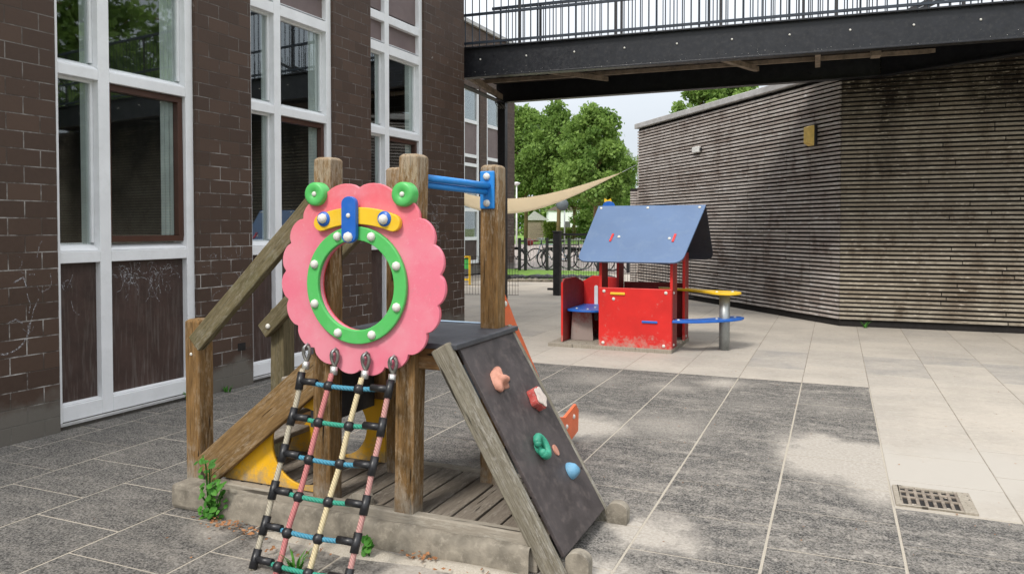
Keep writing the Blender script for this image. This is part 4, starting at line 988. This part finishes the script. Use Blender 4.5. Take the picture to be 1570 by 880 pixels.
# ------------------------------------------------------------------ fences
def gw(px, Y, z): return Vector(((px-785)/1170.6*Y, Y, z))
GP = Vector((.876, 14.63, 0))
f1 = empty('mesh_fence', GP, -YT, label='black wire mesh fence panel running from the thick gate post to the slatted wall', cat='fence')
m = MB(); m.box((-.075, -.06, 0), (.06, .06, 1.21)); m.box((-.09, -.075, 1.21), (.075, .075, 1.235)); m.build('gate_post', M['black'], f1, .004)
m = MB(); m.bar((.09, 0, 1.17), (2.7, 0, 1.17), .04, .04); m.bar((.09, 0, .06), (2.7, 0, .06), .04, .04)
m.box((1.2, -.02, 0), (1.24, .02, 1.18)); m.box((2.62, -.02, 0), (2.66, .02, 1.18)); m.build('rail', M['black'], f1)
m = MB(); k = .12
while k < 2.65: m.tube([(k, 0, .08), (k, 0, 1.16)], .0035, 4, False); k += .05
for z in (.25, .45, .65, .85, 1.05): m.tube([(.09, .006, z), (2.65, .006, z)], .0035, 4, False)
m.build('wire_mesh', M['black'], f1)
m = MB(); m.box((-.20, -.03, .10), (-.09, .03, .14)); m.box((-.20, -.03, 1.0), (-.09, .03, 1.04)); m.build('hinge', M['black'], f1)
f2 = empty('bar_fence', (.2, 22.2, 0), R(-4), label='low black barred fence with square posts in front of the parked bicycles', cat='fence')
for k in (0.02, .19, .82, 1.45, 2.3, 3.15, 4.0): m = MB(); m.box((k-.045, -.045, 0), (k+.045, .045, 1.0)); m.build('fence_post', M['black'], f2)
m = MB()
for a, b in ((.25, .75), (.9, 1.4), (1.5, 2.25), (2.35, 3.1), (3.2, 3.95)):
    m.bar((a, 0, .95), (b, 0, .95), .03, .02); m.bar((a, 0, .12), (b, 0, .12), .03, .02); k = a
    while k < b: m.tube([(k, 0, .12), (k, 0, .95)], .006, 4, False); k += .085
m.build('bars', M['steel'], f2)
f3 = empty('mesh_fence', (-1.9, 14.8, 0), R(-8), label='low wire mesh panel standing left of the black bridge column', cat='fence')
m = MB(); k = 0
while k < 2.05: m.tube([(k, 0, .02), (k, 0, .75)], .004, 4, False); k += .055
for z in (.02, .2, .4, .6, .75): m.tube([(0, 0, z), (2.05, 0, z)], .005, 4, False)
m.build('wire_mesh', M['black'], f3)
pt = empty('play_goal', (-1.10, 17.4, 0), R(-30), label='small yellow framed stand with green board behind the low mesh panel', cat='play equipment')
m = MB()
for x in (-.14, .16): m.box((x-.018, -.018, 0), (x+.018, .018, .66))
m.box((-.14, -.02, .62), (.16, .02, .66)); m.box((-.14, -.02, .10), (.16, .02, .14)); m.build('frame', M['yellow'], pt)
m = MB(); m.box((-.16, .02, .36), (.15, .04, .60)); m.build('board', M['green'], pt)
# ------------------------------------------------------------------ verge in front of the fence
m = MB(); vp_ = [(.02, 18.6), (1.4, 18.3), (2.4, 18.0), (2.6, 21.6), (.25, 22.8), (-.3, 23)]
m.prism(vp_, (0, 0, .0), (1, 0, 0), (0, 1, 0), (0, 0, .06)); m.build('grass_verge', M['lawn'], None, kind='structure')
m = MB(); rnd = random.Random(9)
for i in range(60):
    x = -.05+i*.042+rnd.uniform(-.02, .02); m.ball((x, 18.45-.2*(x/2.4)+rnd.uniform(-.12, .02), .03), rnd.uniform(.05, .11), 7, (1.2, 1, .6))
eb = m.build('edging_stones', M['concrete'], None, kind='stuff', label='row of tan stones edging the grass verge', cat='stones')
m = MB()
for i in range(60):
    x = -.05+i*.042; m.ball((x, 18.75-.2*(x/2.4)+rnd.uniform(-.08, .12), .07), rnd.uniform(.07, .14), 7, (1.3, 1, .7))
m.build('dark_edging', M['black'], None, kind='stuff', label='dark bushy mulch strip behind the edging stones', cat='mulch')
# ------------------------------------------------------------------ bicycles
def bike(loc, rz, label, frame='bike'):
    o = empty('bicycle', loc, rz, label=label, cat='bicycle', group='bicycles parked behind the fence')
    for x in (-.52, .52):
        m = MB(); m.torus((x, 0, .34), (0, 1, 0), .315, .022, 28, 6); wh = m.build('wheel', M['tyre'], o)
        m = MB()
        for i in range(10): a = math.pi*i/5; m.tube([(x, 0, .34), (x+.31*math.cos(a), 0, .34+.31*math.sin(a))], .0035, 4, False)
        m.lathe([(.02, -.04), (.02, .04)], (x, 0, .34), (0, 1, 0), 8); m.build('spokes', M['steel'], wh)
    m = MB()
    bb = (-.05, 0, .28); st = (-.20, 0, .78); hd = (.36, 0, .80); hb = (.40, 0, .62)
    for a, b in ((bb, st), (bb, hb), (st, hd), (bb, (-.52, 0, .34)), (st, (-.52, 0, .34)), (hd, (.52, 0, .34)), (hd, (.34, 0, .95)), (st, (-.22, 0, .88))): m.tube([a, b], .017, 6)
    m.build('frame', M[frame], o)
    m = MB(); m.tube([(.30, -.26, .98), (.38, -.18, .99), (.34, 0, .96), (.38, .18, .99), (.30, .26, .98)], .013, 6); m.build('handlebar', M['steel'], o)
    m = MB(); m.prism([(-.38, -.07), (-.38, .07), (-.24, .06), (-.10, .015), (-.10, -.015), (-.24, -.06)], (0, 0, .88), (1, 0, 0), (0, 1, 0), (0, 0, .05)); m.build('saddle', M['tyre'], o, .012)
    m = MB(); m.box((-.78, -.06, .70), (-.36, .06, .72)); m.tube([(-.7, 0, .70), (-.52, 0, .34)], .01, 5); m.build('luggage_rack', M['bike'], o)
    m = MB()
    for i in range(9):
        a0_, a1_ = R(20+i*17), R(37+i*17); m.bar((-.52+.36*math.cos(a0_), 0, .34+.36*math.sin(a0_)), (-.52+.36*math.cos(a1_), 0, .34+.36*math.sin(a1_)), .05, .006, (0, 1, 0))
    m.build('mudguard', M['bike'], o)
    return o
bk = [((.62, 24.4), 20, 'black bicycle leaning nearest the brick building, left of the others', 'bike'), ((1.28, 24.6), 165, 'dark bicycle with pale blue frame behind the second fence post', 'chute'),
      ((1.75, 24.0), 12, 'black bicycle partly behind the thick black gate post', 'bike'), ((2.55, 23.4), -8, 'black bicycle whose wheel shows through the mesh fence left of the playhouse roof', 'bike'), ((3.3, 23.0), 8, 'black bicycle seen behind the blue roof corner of the playhouse', 'bike'), ((4.1, 22.6), -12, 'rightmost black bicycle, seen between the red posts of the playhouse', 'bike')]
for (x, y), a, lb, fr in bk: bike((x, y, -.034), R(a), lb, fr)
m = MB(); m.ball((.55, 24.2, .84), .12, 12, (1.2, .6, 1.0)); m.ball((.72, 24.25, .90), .09, 10, (1.5, .5, .5)); tag(m.build('jacket', M['redside'], None), 'crumpled red jacket hung over the leftmost bicycle', 'jacket')

# ------------------------------------------------------------------ shade sail
m = MB(); A = Vector((-2.3, 18.3, 2.68)); B = Vector((-1.9, 19.6, 2.28)); T = Vector((2.25, 15.6, 2.43)); n = 24; vs = []; k = 6
for i in range(n+1):
    t = i/n
    for j in range(k+1):
        s_ = j/k; p = (A.lerp(B, s_)).lerp(T, t); p.z -= (.62*math.sin(math.pi*t**.85))*(1-.0*s_) + (.10*math.sin(math.pi*t)*s_) - .05*math.sin(math.pi*s_)*(1-t); vs.append(p)
m.add(vs, [(i*(k+1)+j, i*(k+1)+j+1, (i+1)*(k+1)+j+1, (i+1)*(k+1)+j) for i in range(n) for j in range(k)], True)
ss = m.build('shade_sail', M['sail'], None, label='beige triangular shade sail sagging beyond the bridge column', cat='shade sail'); s_ = ss.modifiers.new('s', 'SOLIDIFY'); s_.thickness = .004
m = MB(); m.tube([T, Vector((2.58, 15.9, 2.60))], .006, 5); m.build('cable', M['steel'], ss)

# ------------------------------------------------------------------ trees and plants
def leafquad(vs, fs, tones, c, s, rnd, n=None, tone=None):
    a = Vector((rnd.gauss(0, 1), rnd.gauss(0, 1), rnd.gauss(0, 1)-.0)).normalized(); b = a.orthogonal().normalized(); b = (b*math.cos(q := rnd.uniform(0, 6.28)) + a.cross(b)*math.sin(q)); 
    d = a.cross(b); i = len(vs)
    vs += [c-b*s*.5, c+d*s*.32-a*s*.06, c+b*s*.55, c-d*s*.32-a*s*.06]; fs.append((i, i+1, i+2, i+3)); tones.append(rnd.random() if tone is None else tone)
def crown(clumps, nleaf, ls, mat, parent, seed=1, name='crown', pos=(0, 0, 0)):
    rnd = random.Random(seed); vs = []; fs = []; tn = []; tot = sum(c[3]**2 for c in clumps)
    for (x, y, z, r) in clumps:
        k = int(nleaf*r*r/tot)
        ct = rnd.random()
        for _ in range(k):
            d = Vector((rnd.gauss(0, 1), rnd.gauss(0, 1), rnd.gauss(0, 1))).normalized(); q = r*(rnd.random()**.42)*(1.25 if rnd.random() < .12 else 1)
            nn = 1+.35*noise.noise(d*1.7+Vector((x, y, z)))
            p = Vector((x, y, z))+Vector((d.x*q*nn, d.y*q*nn, d.z*q*nn*.85)); leafquad(vs, fs, tn, p, ls*rnd.uniform(.5, 1.3), rnd, tone=.45*ct+.55*rnd.random())
    me = bpy.data.meshes.new(name); me.from_pydata([tuple(v) for v in vs], [], fs); me.materials.append(mat)
    a = me.attributes.new('tone', 'FLOAT', 'FACE'); a.data.foreach_set('value', tn)
    o = bpy.data.objects.new(name, me); COL.objects.link(o); o.parent = parent; return o
def tree(x, y, base, top, rad, label, seed, mat='leaf', ls=.31, nleaf=19000, trunk_r=.16, nm='lime_tree', group='trees beyond the fence'):
    o = empty(nm, (x, y, -.05), 0, label=label, cat='tree', group=group); rnd = random.Random(seed)
    m = MB(); m.tube([(0, 0, 0), (.05, 0, top*.3), (rnd.uniform(-.2, .2), 0, top*.6), (0, 0, top*.9)], [trunk_r*1.2, trunk_r, trunk_r*.6, trunk_r*.15], 8)
    cl = []
    nc = 50
    for i in range(nc):
        t = (i+.5)/nc; z = base+(top-base)*t; rr = rad*(math.sin(math.pi*min(1, (.18+.82*t)))**.6)*(1-.25*t)
        a = i*2.4+rnd.uniform(-.4, .4); q = rr*rnd.uniform(.30, .95)
        c = (math.cos(a)*q, math.sin(a)*q, z+rnd.uniform(-.3, .3), rad*rnd.uniform(.20, .36)*(1-.3*t)); cl.append(c)
        m.tube([(0, 0, max(base*.8, z-q*.9)), (c[0]*.5, c[1]*.5, z-q*.3), c[:3]], [trunk_r*.4, trunk_r*.22, .02], 5)
    m.build('trunk', M['bark'], o); crown(cl, nleaf, ls, M[mat], o, seed); return o
def at(px, Y): return ((px-785)/1170.6*Y, Y)
TD = 68
tree(*at(806, TD), 4.6, 11.7, 3.9, 'leafy green tree beside the corner of the distant brick building', 1)
tree(*at(856, TD-3), 4.6, 11.5, 3.3, 'leafy green tree with a bare tan trunk behind the round grey sign', 2)
tree(*at(912, TD-10), 3.6, 10.3, 3.4, 'rightmost tall green tree, its trunk rising behind the playhouse ridge', 3, trunk_r=.14)
tree(*at(772, TD+6), 4.4, 12.0, 4.2, 'green tree mostly hidden behind the distant brick building corner', 4)
tree(*at(880, TD+14), 4.2, 11.8, 4.6, 'darker green tree filling the gap behind the first row of trees', 5)
tree(*at(938, TD+8), .4, 9.0, 3.6, 'bushy green tree reaching low behind the blue roof', 6)
tree(*at(912, TD+20), .3, 6.5, 3.0, 'low bushy tree behind the round grey sign', 8, nleaf=6000)
tree(*at(962, TD+40), 1.5, 12.0, 3.2, 'pale thin tree at the end of the slatted wall', 7, mat='leaf2', nleaf=3500)
tree(*at(1075, 42), 3.0, 9.6, 2.6, 'bright green tree rising above the slatted roof under the bridge', 9, ls=.26)
tree(*at(1130, 46), 3.0, 10.2, 2.6, 'green tree above the slatted roof, right of the other one there', 10, ls=.26)
# trees and planting right of the yard, out of the photograph but mirrored in the window panes
for i, (x, y, h_, r_) in enumerate(((13.5, 4.0, 7.5, 2.6), (15.5, 8.5, 8.5, 2.8), (15, -1, 8, 2.6), (19, 12, 9.5, 3))):
    tree(x, y, 1.2, h_, r_, ('tree on the right reflected in the tall windows', 'taller tree on the right reflected in the tall windows', 'nearest right hand tree reflected in the windows', 'far right hand tree reflected in the windows')[i], 20+i, ls=.3, nleaf=5000, nm='yard_tree', group='trees right of the yard')
# hedges and far things
def hedge(x0, y0, x1, y1, h_, wd, label, seed, mat='hedge', ls=.2, n=5000, nm='hedge'):
    rnd = random.Random(seed); vs = []; fs = []; tn = []
    for _ in range(n): t = rnd.random(); leafquad(vs, fs, tn, Vector((x0+(x1-x0)*t, y0+(y1-y0)*t, 0))+Vector((rnd.gauss(0, wd*.35), rnd.gauss(0, wd*.35), h_*rnd.random()**.7)), ls*rnd.uniform(.6, 1.3), rnd)
    me = bpy.data.meshes.new(nm); me.from_pydata([tuple(v) for v in vs], [], fs); me.materials.append(M[mat]); a = me.attributes.new('tone', 'FLOAT', 'FACE'); a.data.foreach_set('value', tn)
    o = bpy.data.objects.new(nm, me); COL.objects.link(o); return tag(o, label, 'hedge')
x0, y0 = at(852, 88); x1, y1 = at(905, 84); hedge(x0, y0, x1, y1, 1.3, .8, 'clipped yellow green hedge across the far lawn', 3)
x0, y0 = at(838, 80); hedge(x0, y0, x0+.9, y0, 1.9, .7, 'round yellow green shrub left of the clipped hedge', 4, n=2500, nm='round_shrub')
x0, y0 = at(740, 130); x1, y1 = at(1000, 120); hedge(x0, y0, x1, y1, 5.0, 3, 'dark green tree belt far beyond the lawn', 5, 'leaf', .7, 7000, 'tree_belt')
bpy.data.objects['tree_belt']['category'] = 'tree belt'
x0, y0 = at(813, 84)
m = MB()
for i in range(17): m.box((x0+i*.16, y0, 0), (x0+i*.16+.10, y0+.04, 1.45+.15*math.sin(i*2.1)))
m.bar((x0, y0+.05, .5), (x0+2.7, y0+.05, .5), .04, .08); m.bar((x0, y0+.05, 1.1), (x0+2.7, y0+.05, 1.1), .04, .08)
tag(m.build('picket_fence', M['rust'], None), 'reddish brown timber fence on the far lawn', 'fence')
x0, y0 = at(818, 92)
hut = empty('garden_hut', (x0, y0, 0), 0, label='small hut with a pale gable roof behind the reddish fence', cat='hut')
m = MB(); m.box((-.8, 0, 0), (1.2, 1.6, 2.3)); m.build('wall', M['rust'], hut)
m = MB(); m.prism([(-1.1, 2.2), (1.9, 2.2), (.1, 3.3)], (0, -.2, 0), (1, 0, 0), (0, 0, 1), (0, 2, 0)); m.build('roof', M['fascia'], hut)
x0, y0 = at(846, 112)
hs = empty('far_house', (x0, y0, 0), 0, label='white house far away between the tree trunks', cat='house')
m = MB(); m.box((-.5, 0, 0), (5.5, 6, 3.8)); m.build('wall', M['white'], hs)
m = MB(); m.prism([(-.8, 3.8), (5.8, 3.8), (2.5, 5.4)], (0, -.2, 0), (1, 0, 0), (0, 0, 1), (0, 6.4, 0)); m.build('roof', M['panel_up'], hs)
m = MB()
for xx in (.3, 1.8, 3.4): m.box((xx, -.03, 1.2), (xx+.9, .01, 2.2))
m.build('window', M['interior'], hs)
x0, y0 = at(877, 96)
vn = empty('parked_van', (x0, y0, 0), 0, label='white vehicle parked far away behind the clipped hedge', cat='van')
m = MB(); m.prism([(0, .4), (4.2, .4), (4.3, 1.1), (3.6, 1.3), (3.1, 1.9), (.1, 1.9)], (0, 0, 0), (1, 0, 0), (0, 0, 1), (0, 1.7, 0)); m.build('body', M['white'], vn, .05)
for xx in (.8, 3.3): m = MB(); m.lathe([(.0001, 0), (.33, 0), (.33, .2), (.0001, .2)], (xx, .19, .36), (0, -1, 0), 16); m.build('wheel', M['tyre'], vn)
m = MB(); m.box((1.9, -.02, 1.2), (3.0, .01, 1.75)); m.build('side_window', M['interior'], vn)
# sign and lamp post
x0, y0 = at(862, 40); sg = empty('round_sign', (x0, y0, -.04), 0, label='round grey sign, seen from the back, on a thin pole', cat='sign')
m = MB(); m.tube([(0.12, 0, 0), (.12, 0, 3.2)], .035, 8); m.build('pole', M['steel'], sg)
m = MB(); m.lathe([(.0001, -.01), (.32, -.01), (.32, .01), (.0001, .01)], (0, -.05, 2.55), (0, -1, 0), 28); m.build('sign_disc', paint('sign_back', (.10, .12, .13), .5), sg)
x0, y0 = at(792, 46); lp = empty('lamp_post', (x0, y0, -.04), 0, label='thin white lamp post beside the distant brick building corner', cat='lamp post')
m = MB(); m.tube([(0, 0, 0), (0, 0, 3.9)], [.06, .04], 8); m.build('pole', M['whiteplastic'], lp)
m = MB(); m.lathe([(.04, 3.85), (.20, 3.95), (.22, 4.03), (.05, 4.08)], (0, 0, 0), (0, 0, 1), 14); m.build('lamp_head', M['whiteplastic'], lp)

# weed at the foot of the tower
def weed(u, v, z, n, s, spread, h_, label, seed, nm='weed', cat='plant', blade=False):
    rnd = random.Random(seed); o = empty(nm, UV(u, v, z), -YT, label=label, cat=cat); vs = []; fs = []; tn = []
    st = MB()
    for i in range(n):
        a = rnd.uniform(0, 6.28); q = spread*rnd.random()**.6; p = Vector((math.cos(a)*q, math.sin(a)*q*.5-.01, h_*rnd.random()))
        if blade:
            d = Vector((math.cos(a)*.35, math.sin(a)*.35, 1)).normalized(); b = Vector((-math.sin(a), math.cos(a), 0))*s*.06; k = len(vs); base = Vector((p.x*.4, p.y*.4, 0)); ln = s*rnd.uniform(.5, 1.2)
            vs += [base-b, base+b, base+d*ln*.6+b*.8, base+d*ln*.6-b*.8, base+d*ln+Vector((math.cos(a), math.sin(a), 0))*ln*.35]; fs += [(k, k+1, k+2, k+3), (k+3, k+2, k+4)]; tn += [rnd.random()]*2; continue
        nrm = Vector((rnd.gauss(0, .5), -.7+rnd.gauss(0, .3), .8+rnd.gauss(0, .3))).normalized(); b = nrm.orthogonal().normalized(); b = b*math.cos(q := rnd.uniform(0, 6.28))+nrm.cross(b)*math.sin(q); d = nrm.cross(b); ss_ = s*rnd.uniform(.6, 1.2); k = len(vs)
        rim = [(-.5, 0), (-.32, .26), (0, .36), (.30, .24), (.56, 0), (.30, -.24), (0, -.36), (-.32, -.26)]
        vs += [p+nrm*ss_*-.05]+[p+b*x*ss_+d*y*ss_+nrm*ss_*.07*abs(y)*2 for x, y in rim]; fs += [(k, k+1+j, k+1+(j+1) % 8) for j in range(8)]; tn += [rnd.random()]*8
        if i % 3 == 0: st.tube([(0, 0, -z*.8), (p.x*.5, p.y*.5, p.z*.6), p], .0018, 4, False)
    me = bpy.data.meshes.new('leaves'); me.from_pydata([tuple(x) for x in vs], [], fs); me.materials.append(M['weed']); a_ = me.attributes.new('tone', 'FLOAT', 'FACE'); a_.data.foreach_set('value', tn)
    lo = bpy.data.objects.new('leaves', me); COL.objects.link(lo); lo.parent = o
    if not blade: st.build('stem', M['weed'], o)
    return o
weed(-2.54, 2.585, .0, 70, .034, .075, .17, 'leafy green weed growing at the foot of the tower beside the concrete block', 1)
w2_ = weed(-2.60, 2.61, .17, 20, .030, .085, .10, 'thin sprig of weed climbing over the stair string of the tower', 2)
weed(-1.86, 2.30, 0, 26, .09, .05, .05, 'grass tuft in the sand under the net ladder', 3, 'grass_tuft', 'grass', True)
weed(-1.68, 2.52, 0, 12, .05, .02, .09, 'tiny weed beside the front post of the tower', 6, 'small_weed')
wl = weed(0, 0, 0, 40, .08, .12, .04, 'dry grass tuft at the foot of the nearest window frame', 4, 'grass_tuft', 'grass', True); wl.location = P0+Vector((math.sin(FY), math.cos(FY), 0))*1.0+Vector((math.cos(FY), -math.sin(FY), 0))*.04
wl = weed(0, 0, 0, 30, .06, .10, .04, 'grass tuft at the foot of the pier behind the stair post', 5, 'grass_tuft', 'grass', True); wl.location = P0+Vector((math.sin(FY), math.cos(FY), 0))*1.35+Vector((math.cos(FY), -math.sin(FY), 0))*.03
wl = weed(0, 0, 0, 22, .09, .05, .05, 'green tuft growing at the corner of the slatted wall', 7, 'grass_tuft', 'grass', True); wl.location = WC+Vector((.25, -.2, 0))
# leaf litter
m = MB(); rnd = random.Random(2); tn = []
for (u, v, n_, r_) in ((-2.42, 2.52, 60, .10), (-2.25, 2.50, 45, .10), (-1.47, 2.56, 35, .07), (-1.95, 2.42, 25, .15), (-1.3, 2.5, 15, .15), (-1.6, 2.2, 12, .3)):
    for _ in range(n_):
        p = UV(u+rnd.gauss(0, r_*.6), v+rnd.gauss(0, r_*.25), .018+rnd.random()*.012); s_ = rnd.uniform(.005, .014); a = rnd.uniform(0, 6.28); t_ = rnd.uniform(-.5, .5)
        m.add([p+Vector((math.cos(a+q)*s_*(1 if i % 2 else .5), math.sin(a+q)*s_*(1 if i % 2 else .5), t_*s_*math.cos(q))) for i, q in enumerate((0, 1.57, 3.14, 4.71))], [(0, 1, 2, 3)])
m.build('leaf_litter', M['leaf_litter'], None, label='scattered dry brown leaves along the tower base', cat='leaf litter', kind='stuff')
# small grit, crumbs and leaf bits lying about the yard
m = MB(); rnd = random.Random(31)
for _ in range(420):
    u, v = rnd.uniform(-3.2, 3.6), rnd.uniform(2.2, 9.5); p = UV(u, v, .004); s_ = rnd.uniform(.003, .009); a = rnd.uniform(0, 6.28)
    m.add([p+Vector((math.cos(a+q)*s_*(1 if i % 2 else .6), math.sin(a+q)*s_*(1 if i % 2 else .6), .002*(i % 2))) for i, q in enumerate((0, 1.57, 3.14, 4.71))], [(0, 1, 2, 3)])
m.build('yard_debris', M['leaf_litter'], None, label='tiny dry leaf crumbs scattered over the yard', cat='debris', kind='stuff')
SC.render.film_transparent = False
